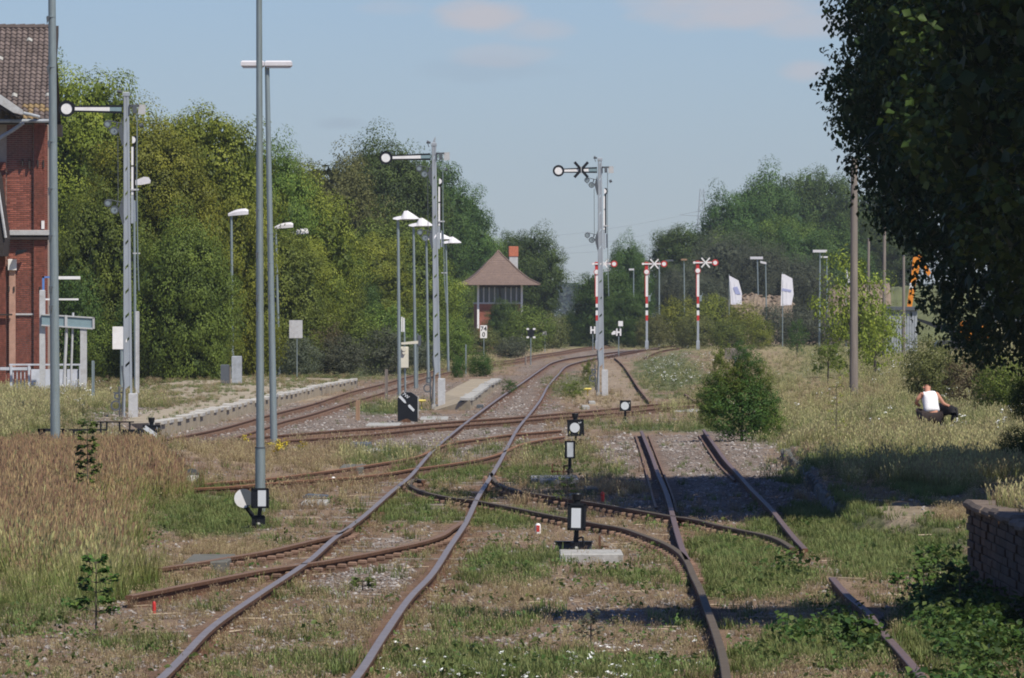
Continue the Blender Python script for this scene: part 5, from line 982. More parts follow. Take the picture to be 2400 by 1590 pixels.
def ringpts(r, z): a = r; b = r + .65; return [(-a, D2 - b, z), (a, D2 - b, z), (a, D2 + b, z), (-a, D2 + b, z)]
m_ctile = mat('brown cabin tiles', (.17, .12, .10), .9, 0, .2, 8, .3, dirt=(.27, .19, .15), dirt_amt=.4)
for (r0, z0), (r1, z1) in zip(prof[:-1], prof[1:]):       # each band of the flared roof carries proud tile courses
    n = 3 if z0 - z1 > .3 else 2
    for k in range(n):
        u, v = k / n, (k + 1) / n + .04; a, za = r0 + (r1 - r0) * u, z0 + (z1 - z0) * u; b, zb = r0 + (r1 - r0) * v, z0 + (z1 - z0) * v
        vs = ringpts(a, za) + ringpts(b, zb + .03) + ringpts(b, zb - .02); MB().add(vs, [(i, (i + 1) % 4, 4 + (i + 1) % 4, 4 + i) for i in range(4)] + [(4 + i, 4 + (i + 1) % 4, 8 + (i + 1) % 4, 8 + i) for i in range(4)]).build('tile_course', m_ctile, e)
for sx in (-1, 1):
    mb = MB(); P = [(sx * r, D2 - r - .65, z + .05) for r, z in prof]; mb.path(P, .06, 6); mb.build('hip_ridge', m_ctile, e)
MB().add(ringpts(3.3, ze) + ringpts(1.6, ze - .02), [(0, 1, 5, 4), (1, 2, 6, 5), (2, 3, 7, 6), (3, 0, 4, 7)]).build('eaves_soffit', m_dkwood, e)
MB().box(t.X(1201), t.X(1221), 3.2, 3.9, t.Z(640), t.Z(601)).build('chimney', m_trim, e); MB().box(t.X(1200), t.X(1222), 3.15, 3.95, t.Z(601), t.Z(577), .02).build('chimney_top', mat('orange chimney brick', (.46, .15, .085), .9, 0, .2, 6), e)
# ------------------------------------------------------------------ brick station
t = T('station_building', 60, 918, 'tall old brick station building with a tiled roof at the left edge', 'building', Y=265); e = t.e; X, Z = t.X, t.Z
MB().box(X(-420), X(112), 0, 5, 0, Z(292)).build('wall', m_mortar, e)
# right pilaster, buttress strips
MB().box(X(80), X(106), -.14, 0, 0, Z(290)).build('pilaster', m_brick, e); MB().box(X(-40), X(14), -.14, 0, 0, Z(380)).build('pilaster', m_brick, e)
MB().box(X(38), X(82), -.10, 0, Z(548), Z(375)).build('recess_frame', m_brick, e) if False else None
bw, bh = .24, .076; bx0, bx1 = X(16), X(78); bme = None; n = 0; z = .3; row = 0; rest = MB(); ztop = Z(292)
rows_total = int((ztop - .3) / bh)
for row in range(rows_total):
    z = .3 + row * bh; off = (row % 2) * bw / 2; x = bx0 - off
    while x < bx1:
        a, b = max(x, bx0), min(x + bw - .012, bx1); x += bw
        if b - a < .05: continue
        py = HY - (z + G - CZ) * F / 265
        ind = 380 < py < 640 and n < 300 and b - a > .2
        if ind:
            if bme is None: o = MB().box(0, bw - .012, -.022, 0, 0, bh - .020).build('brick', m_brick, e); bme = o.data
            else: o = link(bpy.data.objects.new('brick', bme), e)
            o.location = (a, rnd.uniform(-.006, .006), z); n += 1
        else: rest.box(a, b, -.022 + rnd.uniform(-.006, .006), 0, z, z + bh - .020)
for pa, pb in ((X(80), X(106)), (X(-40), X(14)), (X(106), X(112))):
    yo = -.14 if pb < X(107) else 0
    for row in range(rows_total):
        z = .3 + row * bh; x = pa - (row % 2) * bw / 2
        if pb < X(20) and z > Z(385): break
        while x < pb:
            a, b = max(x, pa), min(x + bw - .012, pb); x += bw
            if b - a > .04: rest.box(a, b, yo - .018 + rnd.uniform(-.005, .005), yo, z, z + bh - .020)
o = rest.build('brickwork', m_brick, e); o['kind'] = 'stuff'
for y0, y1, d in ((540, 552, -.30), (552, 557, -.24), (557, 563, -.30)): MB().box(X(24), X(117), d, 0, Z(y1), Z(y0), .01).build('cornice', m_trim if y0 == 540 else m_dkwood, e)
for x, y0, y1 in ((52, 375, 390), (68, 375, 395), (88, 376, 392), (101, 376, 393), (20, 672, 684), (32, 672, 684), (93, 672, 684)): MB().box(X(x), X(x + 3.5), -.2, -.141 if x > 79 or x < 15 else -.03, Z(y1), Z(y0)).build('wall_slot', m_dkwood, e)
MB().box(X(20), X(40), -.28, -.14, Z(634), Z(608), .01).build('wall_box', m_white, e); MB().box(X(22), X(37), -.16, -.1, Z(860), Z(634)).build('plaster_strip', mat('pinkish plaster', (.42, .25, .19), .9, 0, .2, 4, dirt=(.3, .15, .11)), e)
MB().prism([(X(38), Z(600)), (X(62), Z(592)), (X(66), Z(585)), (X(40), Z(588))], -.6, -.3).build('wall_lamp', m_black, e)
MB().box(X(98), X(105), -.22, -.16, Z(537), Z(518)).build('insulator', m_white, e); MB().box(X(0), X(30), -.35, -.25, Z(740), Z(736)).build('string_course', m_dkwood, e); MB().box(X(30), X(82), -.08, -.02, Z(739), Z(735)).build('string_course', m_trim, e)
# main roof, individual pantiles over the front slope
ry, rz0, rz1 = 2.6, Z(283), CZ - (66 - HY) * 267.6 / F - G; ye = -.9
slope = math.atan2(rz1 - rz0, ry - ye); Ls = math.hypot(rz1 - rz0, ry - ye)
xL, xR = X(-420), (130 - CX) * 267.6 / F - t.b.x
MB().add([(xL, ye, rz0 - .06), (xR, ye, rz0 - .06), (xR, ry, rz1 - .06), (xL, ry, rz1 - .06), (xR, 6.1, rz0 - .06), (xL, 6.1, rz0 - .06)], [(0, 1, 2, 3), (3, 2, 4, 5)]).build('roof_deck', m_dkwood, e)
tw, rows, cols = .205, 25, 12; th = Ls / rows
tm = MB(); pr = [(-.5, 0), (-.3, .055), (-.1, .075), (.12, .055), (.3, .012), (.5, 0)]
vs = [(a * tw, 0, b * .9 + .035) for a, b in pr] + [(a * tw, th * 1.08, b * .9) for a, b in pr] + [(a * tw, 0, b * .9 + .005) for a, b in pr]
tm.add(vs, [(i, i + 1, i + 7, i + 6) for i in range(5)] + [(12 + i, 13 + i, 1 + i, i) for i in range(5)])
tme = None; rest = MB(); M0 = Matrix.Translation((0, ye, rz0)) @ Matrix.Rotation(slope, 4, 'X')
for r_ in range(rows):
    for c_ in range(-12, cols):
        x = xR - .1 - (cols - 1 - c_) * tw; jit = rnd.uniform(-.012, .012)
        if c_ < 0:
            M = M0 @ Matrix.Translation((x, r_ * th, 0)); rest.add([M @ Vector(v) for v in vs], [(i, i + 1, i + 7, i + 6) for i in range(5)] + [(12 + i, 13 + i, 1 + i, i) for i in range(5)]); continue
        if tme is None: o = tm.build('roof_tile', m_tile, e, True); tme = o.data
        else: o = link(bpy.data.objects.new('roof_tile', tme), e)
        o.matrix_local = M0 @ Matrix.Translation((x, r_ * th + jit, abs(jit) * .6)) @ Matrix.Rotation(jit * 3, 4, 'Y')
        if r_ < 4 and rnd.random() < .75 - r_ * .12: o.material_slots[0].link = 'OBJECT'; o.material_slots[0].material = m_tilem
        elif rnd.random() < .015: o.material_slots[0].link = 'OBJECT'; o.material_slots[0].material = m_conc
o = rest.build('roof_tiles_beyond', m_tile, e); o['kind'] = 'stuff'
mb = MB()
for i in range(14): x = xR - .2 - i * .36; mb.tube((x - .19, ry, rz1 + .02), (x + .17, ry, rz1 + .03), .11, .13, 8)
mb.build('ridge_tiles', m_tile, e)
MB().add([(xR, ye - .1, rz0 - .25), (xR + .12, ye - .1, rz0 - .25), (xR + .12, ry, rz1 + .08), (xR, ry, rz1 + .08), (xR, ye - .1, rz0 + .02), (xR + .12, ye - .1, rz0 + .02), (xR + .12, ry, rz1 - .3), (xR, ry, rz1 - .3)], [(0, 1, 5, 4), (4, 5, 2, 3), (3, 2, 6, 7), (7, 6, 1, 0), (1, 6, 2, 5), (0, 4, 3, 7)]).build('verge_board', m_dkwood, e)
MB().box(xR - .25, xR + .05, 5.4, 6.2, rz0 - .45, rz0 + .0).build('rafter_end', m_dkwood, e)
MB().tube((X(-100), ye - .05, rz0 - .04), (xR, ye - .05, rz0 - .04), .07, .07, 8).build('gutter', m_cab, e)
# front gable wing verge and its gutter, downpipe
MB().prism([(X(-60), Z(178)), (X(62), Z(262)), (X(62), Z(272)), (X(40), Z(268)), (X(-60), Z(205))], -1.9, -1.75).build('gable_verge', m_trim, e)
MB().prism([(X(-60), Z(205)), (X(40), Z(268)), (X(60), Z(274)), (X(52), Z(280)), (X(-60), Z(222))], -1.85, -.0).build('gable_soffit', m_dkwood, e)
MB().path([(X(60), -1.2, Z(290)), (X(34), -1.1, Z(308)), (X(-30), -1.0, Z(345))], .07, 8).build('downpipe', m_cab, e)
MB().path([(X(60), -1.6, Z(268)), (X(80), -1.2, Z(272)), (X(96), -1.0, Z(276))], .06, 8).build('short_gutter', m_cab, e)
# canopy roof end in front, dark timber
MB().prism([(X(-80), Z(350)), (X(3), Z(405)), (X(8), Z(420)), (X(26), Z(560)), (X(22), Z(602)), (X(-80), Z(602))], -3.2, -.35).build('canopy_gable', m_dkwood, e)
MB().path([(X(-60), -3.25, Z(360)), (X(3), -3.25, Z(400)), (X(28), -3.25, Z(560))], .05, 6).build('canopy_trim', m_trim, e); MB().box(X(-80), X(14), -3.0, -2.7, 0, Z(600)).build('canopy_post', m_dkwood, e) if False else None
# ------------------------------------------------------------------ platform sign gantry, blue frame, grey fence
t = T('platform_sign_gantry', 160, 955, 'long grey blue platform sign board on slim posts beside the brick station', 'sign gantry', Y=232); X, Z = t.X, t.Z
MB().prism([(X(98), Z(738)), (X(220), Z(746)), (X(218), Z(771)), (X(98), Z(762))], 0, .08).build('sign_board', m_signgrey, t.e)
MB().prism([(X(97), Z(736)), (X(221), Z(744)), (X(221), Z(747)), (X(97), Z(739))], -.04, .1).prism([(X(97), Z(761)), (X(218), Z(769)), (X(218), Z(772.5)), (X(97), Z(764))], -.04, .1).box(X(217), X(221.5), -.04, .1, Z(771), Z(745)).box(X(152), X(158), -.05, 0, Z(768), Z(739)).build('board_frame', m_trim, t.e)
MB().box(X(188), X(203), 0, .2, 0, Z(770), .02).build('post', m_trim, t.e); MB().box(X(92), X(105), .1, .3, 0, Z(680), .02).build('post', m_trim, t.e)
MB().tube((X(147), .1, 0), (X(156), .1, Z(765)), .05, .05, 8).build('post', m_trim, t.e); MB().tube((X(164), .1, 0), (X(171), .1, Z(733)), .035, .035, 8).build('post', m_trim, t.e)
t = T('blue_frame', 140, 955, 'blue and white open frame on a pole left of the first semaphore', 'frame', Y=234); X, Z = t.X, t.Z
MB().box(X(99), X(104), 0, .06, 0, Z(648)).box(X(99), X(120), 0, .06, Z(652), Z(648)).build('blue_upright', m_blue, t.e); MB().box(X(120), X(188), 0, .08, Z(655), Z(648)).box(X(106), X(184), 0, .05, Z(704), Z(700)).build('cross_rail', m_white, t.e)
t = T('fence', 105, 955, 'light grey panel fence in front of the brick station, rising out of the grass', 'fence', Y=236); X, Z = t.X, t.Z
m_fen = mat('pale fence paint', (.50, .52, .58), .7, 0, .1, 4, dirt=(.3, .3, .3), dirt_amt=.4)
MB().box(X(22), X(190), -.05, 0, Z(857), Z(853)).build('top_rail', m_fen, t.e); MB().box(X(0), X(72), -.06, -.01, Z(868), Z(861)).build('top_rail', m_fen, t.e)
for x in (24, 66, 128, 186): MB().box(X(x), X(x + 5), -.09, -.02, 0, Z(858)).build('fence_post', m_fen, t.e)
for i in range(4): MB().box(X(73 + i * 28), X(73 + i * 28 + 26), 0, .04, .1, Z(866), .006).build('fence_panel', m_fen, t.e)
for i in range(4): MB().box(X(30 + i * 9), X(32 + i * 9), -.02, .02, 0, Z(866)).build('fence_bar', m_fen, t.e)
# ------------------------------------------------------------------ loading ramp at the right
b0 = Vector((4.70, 75.0, G)); e = link(bpy.data.objects.new('loading_ramp', None)); e.location = b0; tag(e, 'old stone loading ramp with a grassy top at the lower right', 'loading ramp')
H = .80 - G; Lr = 30
m_rw = mat('dark ramp brick', (.075, .045, .03), .95, 0, .35, 5, .8, rv=.3, dirt=(.06, .05, .04), dirt_amt=.6, dscale=2)
MB().box(.03, 6, -Lr, -.03, -.3, H - .06).build('ramp_core', m_rw, e)
for k in range(11):
    z0 = -.05 + k * .083
    n = 26
    for i in range(n // (1 if k > 6 else 1)):
        if i > 25: break
        y0 = -i * .62 - (k % 2) * .3; 
        if k == 0 and i == 0: rbm = MB().box(0, .05, -.60, 0, 0, .074, .006).build('stone', m_rw, e); rme = rbm.data; o = rbm
        else: o = link(bpy.data.objects.new('stone', rme), e)
        o.location = (rnd.uniform(-.012, .012), y0, z0)
rest = MB()
for k in range(11):
    for i in range(26, 48): rest.box(rnd.uniform(-.012, .012), .05, -i * .62 - (k % 2) * .3 - .6, -i * .62 - (k % 2) * .3, -.05 + k * .083, -.05 + k * .083 + .074)
o = rest.build('stones_beyond', m_rw, e); o['kind'] = 'stuff'
m_cop = mat('ramp coping', (.15, .115, .09), .95, 0, .3, 5, .8, dirt=(.10, .075, .06), dirt_amt=.6, dscale=2)
cmesh = None
for i in range(30):
    if cmesh is None: o = MB().box(-.05, .34, -.97, 0, -.05, .05, .035).build('coping_stone', m_cop, e); cmesh = o.data
    else: o = link(bpy.data.objects.new('coping_stone', cmesh), e)
    o.location = (rnd.uniform(-.02, .02), -i * 1.0, H - .045 + rnd.uniform(-.02, .02)); o.rotation_euler = (rnd.uniform(-.02, .02), rnd.uniform(-.05, .05), rnd.uniform(-.02, .02))
mb = MB(); nxr, nyr = 12, 40; vs = []
for j in range(nyr + 1):
    for i in range(nxr + 1):
        x = .25 + i * .48; y = -j * .75; vs.append((x, y, H + .01 + float(fbm(np.array([x * 1.3]), np.array([y * .9]))[0] - .4) * .12 + .03 * i * .3))
mb.v = vs; mb.f = [(j * (nxr + 1) + i, j * (nxr + 1) + i + 1, (j + 1) * (nxr + 1) + i + 1, (j + 1) * (nxr + 1) + i) for j in range(nyr) for i in range(nxr)]; mb.mi = [0] * len(mb.f)
mb.build('grassy_top', mat('ramp top soil', (.24, .20, .12), .95, 0, .3, 3, .5), e)
# kerb of the old loading road
e = link(bpy.data.objects.new('kerb', None)); e.location = KERB[0]; tag(e, 'low crumbling stone kerb running through the tree shadow', 'kerb'); dn = catmull(KERB, .8); km = None
for a, b in zip(dn[:-8], dn[1:-7]):
    tt = b - a; 
    if tt.length < .3: continue
    if km is None: o = MB().box(0, .22, -.38, .38, -.2, .07, .03).build('kerb_stone', m_concd, e); km = o.data
    else: o = link(bpy.data.objects.new('kerb_stone', km), e)
    o.location = a - e.location + Vector((0, 0, rnd.uniform(-.03, .03))); o.rotation_euler = (rnd.uniform(-.04, .04), rnd.uniform(-.12, .12), math.atan2(tt.y, tt.x) - math.pi / 2 + math.pi + rnd.uniform(-.04, .04))
# ------------------------------------------------------------------ crouching man and his dog
def skin(name, verts, edges, root, m, parent, sub=2):
    me = bpy.data.meshes.new(name); me.from_pydata([v[:3] for v in verts], edges, []); o = link(bpy.data.objects.new(name, me), parent)
    md = o.modifiers.new('skin', 'SKIN'); md.use_smooth_shade = True; sl = me.skin_vertices[0].data
    for i, v in enumerate(verts): r = v[3]; sl[i].radius = r if isinstance(r, tuple) else (r, r); sl[i].use_root = (i == root)
    s = o.modifiers.new('sub', 'SUBSURF'); s.levels = s.render_levels = sub
    dg = bpy.context.evaluated_depsgraph_get(); me2 = bpy.data.meshes.new_from_object(o.evaluated_get(dg)); me2.materials.clear(); me2.materials.append(m); me2.polygons.foreach_set('use_smooth', [True] * len(me2.polygons))
    o.modifiers.clear(); o.data = me2; return o
gz = float(height(np.array([9.6]), np.array([163.0]))[0]); t = T('person', 2186, 1000, 'person crouching with back turned, white sleeveless shirt and dark shorts, right hand on a dog', 'person', z=gz); e = t.e; p = t.p
k = 1 / t.k
def q(x, y, d=0, r=.05): a = p(x, y, d); return (a[0], a[1], a[2], r)
body = [q(2183, 974, -.02, (.17, .14)), q(2180, 955, .05, (.15, .12)), q(2179, 938, .12, (.165, .12)), q(2178, 926, .17, (.17, .10)), q(2175, 920, .20, (.07, .07)),   # 0-4 pelvis..neck
 q(2173, 912, .27, (.075, .085)), q(2172, 905, .30, (.07, .08)),                                                                                   # 5,6 head
 q(2196, 925, .15, .062), q(2203, 934, .12, .048), q(2212, 947, .10, .04), q(2220, 950.5, .10, .030), q(2226, 951.5, .10, .028),                        # 7-11 right arm
 q(2160, 925, .16, .062), q(2151, 936, .14, .050), q(2147, 945, .20, .042), q(2156, 952, .36, .035),                                                  # 12-15 left arm
 q(2195, 978, -.02, .10), q(2206, 968, .40, .075), q(2194, 982, .18, .055), q(2191, 995, .10, .045), q(2194, 998, .24, .04),                            # 16-20 right leg
 q(2168, 976, -.02, .10), q(2151, 960, .38, .075), q(2156, 978, .20, .055), q(2158, 994, .12, .045), q(2158, 998, .26, .04)]                            # 21-25 left leg
ed = [(0, 1), (1, 2), (2, 3), (3, 4), (4, 5), (5, 6), (3, 7), (7, 8), (8, 9), (9, 10), (10, 11), (3, 12), (12, 13), (13, 14), (14, 15), (0, 16), (16, 17), (17, 18), (18, 19), (19, 20), (0, 21), (21, 22), (22, 23), (23, 24), (24, 25)]
skin('body', body, ed, 0, m_skin, e)
for i in range(4): skin('finger', [q(2224, 951 + .3 * i, .07 + .02 * i, .011), q(2228 + (1 if i in (1, 2) else 0), 952 + .3 * i, .06 + .022 * i, .009), q(2231 + (1 if i in (1, 2) else 0), 954, .055 + .022 * i, .007)], [(0, 1), (1, 2)], 0, m_skin, e, 1)
skin('thumb', [q(2222, 951, .06, .012), q(2224, 954, .03, .009)], [(0, 1)], 0, m_skin, e, 1)
skin('shirt', [q(2186, 970, -.03, (.225, .17)), q(2183, 958, .03, (.20, .155)), q(2180, 940, .11, (.20, .15)), q(2179, 927, .16, (.20, .13)), q(2176, 921.5, .19, (.10, .09)), q(2194, 924.5, .155, .075), q(2163, 924.5, .165, .075)], [(0, 1), (1, 2), (2, 3), (3, 4), (3, 5), (3, 6)], 0, m_cloth, e)
skin('shorts', [q(2183, 976, -.03, (.20, .15)), q(2196, 979, .02, .12), q(2205, 971, .30, .10), q(2167, 977, .02, .12), q(2152, 963, .30, .10)], [(0, 1), (1, 2), (0, 3), (3, 4)], 0, m_shorts, e)
skin('hair', [q(2172, 904.5, .31, (.074, .080)), q(2172.5, 909, .26, (.072, .06))], [(0, 1)], 0, mat('short reddish hair', (.22, .10, .07), .9, 0, .2, 60), e)
for a in (((2193, 998, .16), (2196, 1000, .40)), ((2158, 998, .18), (2158, 1000, .42))): skin('shoe', [q(*a[0], .055), q(*a[1], .045)], [(0, 1)], 0, m_black, e, 1)
for sx in (-1, 1): MB().lathe([(.004, -.03), (.02, -.01), (.02, .015), (.006, .03)], 8).build('ear', m_skin, e, True).location = (p(2172 + sx * 7.5, 909, .27))
pY = t.Y
t = T('dog', 2226, 1002, 'black dog with white paws and tail tip standing beside the crouching person', 'dog', z=gz, Y=pY); e = t.e; p = t.p
dog = [q(2236, 962, .05, (.10, .125)), q(2224, 960, .16, (.105, .12)), q(2212, 961, .34, (.11, .135)), q(2202, 955, .46, (.08, .10)), q(2193, 948, .55, (.055, .06)), q(2187, 946, .60, .06), q(2180, 950, .65, .028),   # rump..muzzle
 q(2238, 972, -.05, (.06, .085)), q(2234, 982, -.09, .040), q(2237, 990, -.05, .024), q(2233, 1000, -.08, .024), q(2230, 1001.5, -.16, .022),
 q(2238, 972, .08, (.055, .08)), q(2230, 983, .10, .036), q(2234, 990, .12, .022), q(2229, 1000, .12, .022), q(2226, 1001, .06, .020),
 q(2208, 974, .32, .045), q(2207, 988, .30, .028), q(2207, 998, .30, .022), q(2208, 974, .42, .045), q(2210, 988, .42, .026), q(2210, 998, .42, .022),
 q(2241, 958, -.02, .035), q(2244, 970, -.08, .03), q(2243, 980, -.10, .028)]
ed = [(0, 1), (1, 2), (2, 3), (3, 4), (4, 5), (5, 6), (0, 7), (7, 8), (8, 9), (9, 10), (10, 11), (0, 12), (12, 13), (13, 14), (14, 15), (15, 16), (2, 17), (17, 18), (18, 19), (2, 20), (20, 21), (21, 22), (0, 23), (23, 24), (24, 25)]
skin('body', dog, ed, 0, m_fur, e)
m_wfur = mat('white fur', (.62, .60, .58), .9, 0, .2, 40)
skin('tail_tip', [q(2243, 979, -.10, .034), q(2243, 987, -.11, .02)], [(0, 1)], 0, m_wfur, e)
for a, b in (((2233, 997, -.09), (2230, 1001, -.18)), ((2229, 998, .11), (2226, 1001, .04)), ((2207, 996, .30), (2206, 999, .24))): skin('paw', [q(*a, .028), q(*b, .026)], [(0, 1)], 0, m_wfur, e)
for sx in (-.05, .05):
    a = p(2188, 943, .60 + sx); MB().add([(a[0] - .02, a[1], a[2]), (a[0] + .03, a[1], a[2]), (a[0] + .01, a[1] + sx * .6, a[2] + .09), (a[0], a[1] - sx * .4, a[2] + .01)], [(0, 1, 2), (1, 3, 2), (3, 0, 2), (0, 3, 1)]).build('ear', m_fur, e)
# ------------------------------------------------------------------ grasses, weeds, flowers, stones
tmpl = bpy.data.collections.new('plant_templates')
def grassmat(name, cols, trans=.3):
    """colour from root (0) to tip (1) by 'h', shifted per plant"""
    m = bpy.data.materials.new(name); m.use_nodes = True; t = m.node_tree; b = t.nodes['Principled BSDF']; b.inputs['Roughness'].default_value = .6; b.inputs['Specular IOR Level'].default_value = .2
    a = t.nodes.new('ShaderNodeAttribute'); a.attribute_name = 'h'; cr = t.nodes.new('ShaderNodeValToRGB'); t.links.new(a.outputs['Fac'], cr.inputs[0]); e = cr.color_ramp.elements
    e[0].color = (*cols[0], 1); e[1].color = (*cols[-1], 1)
    for i, c in enumerate(cols[1:-1]): q = e.new((i + 1) / (len(cols) - 1)); q.color = (*c, 1)
    oi = t.nodes.new('ShaderNodeObjectInfo'); h = t.nodes.new('ShaderNodeHueSaturation'); t.links.new(cr.outputs[0], h.inputs['Color'])
    t.links.new(mth('MULTIPLY_ADD', oi.outputs['Random'], .05, .475, t), h.inputs['Hue']); t.links.new(mth('MULTIPLY_ADD', oi.outputs['Random'], .5, .72, t), h.inputs['Value'])
    t.links.new(h.outputs[0], b.inputs['Base Color']); tr = t.nodes.new('ShaderNodeBsdfTranslucent'); t.links.new(h.outputs[0], tr.inputs[0])
    ms = t.nodes.new('ShaderNodeMixShader'); ms.inputs[0].default_value = trans; t.links.new(b.outputs[0], ms.inputs[1]); t.links.new(tr.outputs[0], ms.inputs[2]); t.links.new(ms.outputs[0], t.nodes['Material Output'].inputs[0]); return m
def tuft(name, nb, hgt, spread, wid, lean, m, seed, head=0, curve=.4):
    r = np.random.RandomState(seed); V = []; Fc = []; Hh = []
    for i in range(nb):
        a = r.uniform(0, 6.283); d = np.array([math.cos(a), math.sin(a)]); p0 = d * spread * r.uniform(0, 1) ** .7; h = hgt * r.uniform(.45, 1.1); ln = lean * h * r.uniform(.2, 1); w = wid * r.uniform(.6, 1.3)
        ba = r.uniform(0, 6.283); bd = np.array([math.cos(ba), math.sin(ba)]); s = np.array([-bd[1], bd[0]]); b = len(V)
        for u, ww in ((0, 1), (.5, .75), (.82, .4)):
            c = p0 + bd * ln * (u ** (1 + curve)); z = h * u * (1 - .12 * u)
            V += [(c[0] - s[0] * w * ww / 2, c[1] - s[1] * w * ww / 2, z), (c[0] + s[0] * w * ww / 2, c[1] + s[1] * w * ww / 2, z)]; Hh += [u * .95, u * .95]
        c = p0 + bd * ln; V.append((c[0], c[1], h * .88)); Hh.append(1.0)
        Fc += [(b, b + 1, b + 3, b + 2), (b + 2, b + 3, b + 5, b + 4), (b + 4, b + 5, b + 6)]
        if head and r.rand() < head:
            b = len(V); c2 = p0 + bd * ln * 1.05; hz = h * .86; hw = wid * 2.6; hl = hgt * .18
            V += [(c2[0], c2[1], hz), (c2[0] - s[0] * hw / 2, c2[1] - s[1] * hw / 2, hz + hl * .5), (c2[0] + bd[0] * .02, c2[1] + bd[1] * .02, hz + hl), (c2[0] + s[0] * hw / 2, c2[1] + s[1] * hw / 2, hz + hl * .5)]; Hh += [1, 1, 1, 1]; Fc.append((b, b + 1, b + 2, b + 3))
    me = bpy.data.meshes.new(name); me.from_pydata(V, [], Fc); at = me.attributes.new('h', 'FLOAT', 'POINT'); at.data.foreach_set('value', Hh); me.materials.append(m)
    return me
def weedmesh(name, n, hgt, spread, leaf, m, seed):
    r = np.random.RandomState(seed); C = np.stack([r.normal(size=n) * spread * .5, r.normal(size=n) * spread * .5, r.uniform(0, 1, n) ** .8 * hgt], -1); C[:, :2] *= (1.15 - .5 * C[:, 2:3] / hgt)
    me = leafmesh(name, C, r.normal(size=(n, 3)) * .6 + np.array([0, 0, 1.0]), leaf * r.uniform(.5, 1.3, n), r.uniform(0, 1, n), rsd=seed); me.materials.append(m); return me
def stemflower(name, seed, hgt, col, n=5, head=.035):
    r = np.random.RandomState(seed); mb = MB()
    for i in range(n):
        a = r.uniform(0, 6.28); h = hgt * r.uniform(.5, 1.05); x, y = math.cos(a) * .12 * r.rand(), math.sin(a) * .12 * r.rand(); mb.cur = 0; w = .004; X2, Y2 = x + r.uniform(-.08, .08), y + r.uniform(-.08, .08)
        mb.add([(x - w, y, 0), (x + w, y, 0), (X2 + w, Y2, h), (X2 - w, Y2, h)], [(0, 1, 2, 3)]); mb.cur = 1
        for k in range(7):
            c = (X2 + r.normal() * head * .6, Y2 + r.normal() * head * .6, h + r.normal() * head * .3); s = head * r.uniform(.3, .7); q_ = r.normal(size=2) * .5
            mb.add([(c[0] - s, c[1] - s, c[2] + s * q_[0]), (c[0] + s, c[1] - s, c[2] + s * q_[1] + s * .4), (c[0] + s, c[1] + s, c[2] - s * q_[0]), (c[0] - s, c[1] + s, c[2])], [(0, 1, 2, 3)])
    me = bpy.data.meshes.new(name); me.from_pydata(mb.v, [], mb.f); me.materials.append(MATS['leaves mid green']); me.materials.append(col); me.polygons.foreach_set('material_index', mb.mi); return me
def stonemesh(name, seed, m):
    r = np.random.RandomState(seed); bm = bmesh.new(); bmesh.ops.create_icosphere(bm, subdivisions=1, radius=1)
    for v in bm.verts: v.co *= r.uniform(.6, 1.15); v.co.z *= .62
    me = bpy.data.meshes.new(name); bm.to_mesh(me); bm.free(); me.materials.append(m); return me
def scatter(name, meshes, x, y, scl, label=None, tiltmax=0, zoff=0.0, onramp=None):
    """one object: plants on points; x,y photo pixels -> ground"""
    d = (CZ - G) * F / (y - HY); X = (x - CX) * d / F; Z = height(X, d)
    if onramp is not None: X, d, Z = onramp
    n = len(X); col = bpy.data.collections.new(name + '_kinds')
    for i, m in enumerate(meshes): o = bpy.data.objects.new('%s_kind' % name + chr(97 + i), m); col.objects.link(o)
    me = bpy.data.meshes.new(name); me.vertices.add(n); me.vertices.foreach_set('co', np.stack([X, d, Z + zoff], -1).astype(np.float32).ravel())
    for nm, v in (('scl', scl), ('rz', rs.uniform(0, 6.283, n)), ('rx', rs.normal(size=n) * tiltmax)): a = me.attributes.new(nm, 'FLOAT', 'POINT'); a.data.foreach_set('value', v.astype(np.float32))
    a = me.attributes.new('vi', 'INT', 'POINT'); a.data.foreach_set('value', rs.randint(0, len(meshes), n).astype(np.int32))
    o = link(bpy.data.objects.new(name, me)); o['kind'] = 'stuff'
    ng = bpy.data.node_groups.new(name, 'GeometryNodeTree'); ng.interface.new_socket('Geometry', in_out='INPUT', socket_type='NodeSocketGeometry'); ng.interface.new_socket('Geometry', in_out='OUTPUT', socket_type='NodeSocketGeometry')
    gi = ng.nodes.new('NodeGroupInput'); go = ng.nodes.new('NodeGroupOutput'); ip = ng.nodes.new('GeometryNodeInstanceOnPoints'); ci = ng.nodes.new('GeometryNodeCollectionInfo'); ci.inputs['Collection'].default_value = col; ci.inputs['Separate Children'].default_value = True; ci.inputs['Reset Children'].default_value = True
    def na(nm, tp='FLOAT'): q_ = ng.nodes.new('GeometryNodeInputNamedAttribute'); q_.data_type = tp; q_.inputs['Name'].default_value = nm; return q_.outputs[0]
    ip.inputs['Pick Instance'].default_value = True; cx = ng.nodes.new('ShaderNodeCombineXYZ'); l = ng.links
    l.new(gi.outputs[0], ip.inputs['Points']); l.new(ci.outputs[0], ip.inputs['Instance']); l.new(na('vi', 'INT'), ip.inputs['Instance Index']); l.new(na('rz'), cx.inputs[2]); l.new(na('rx'), cx.inputs[0]); l.new(cx.outputs[0], ip.inputs['Rotation']); l.new(na('scl'), ip.inputs['Scale']); l.new(ip.outputs[0], go.inputs[0])
    md = o.modifiers.new('scatter', 'NODES'); md.node_group = ng; return o
railpix = [np.array([(CX + p.x * F / p.y, HY + CZ * F / p.y) for p in RP[k]]) for k in RP]
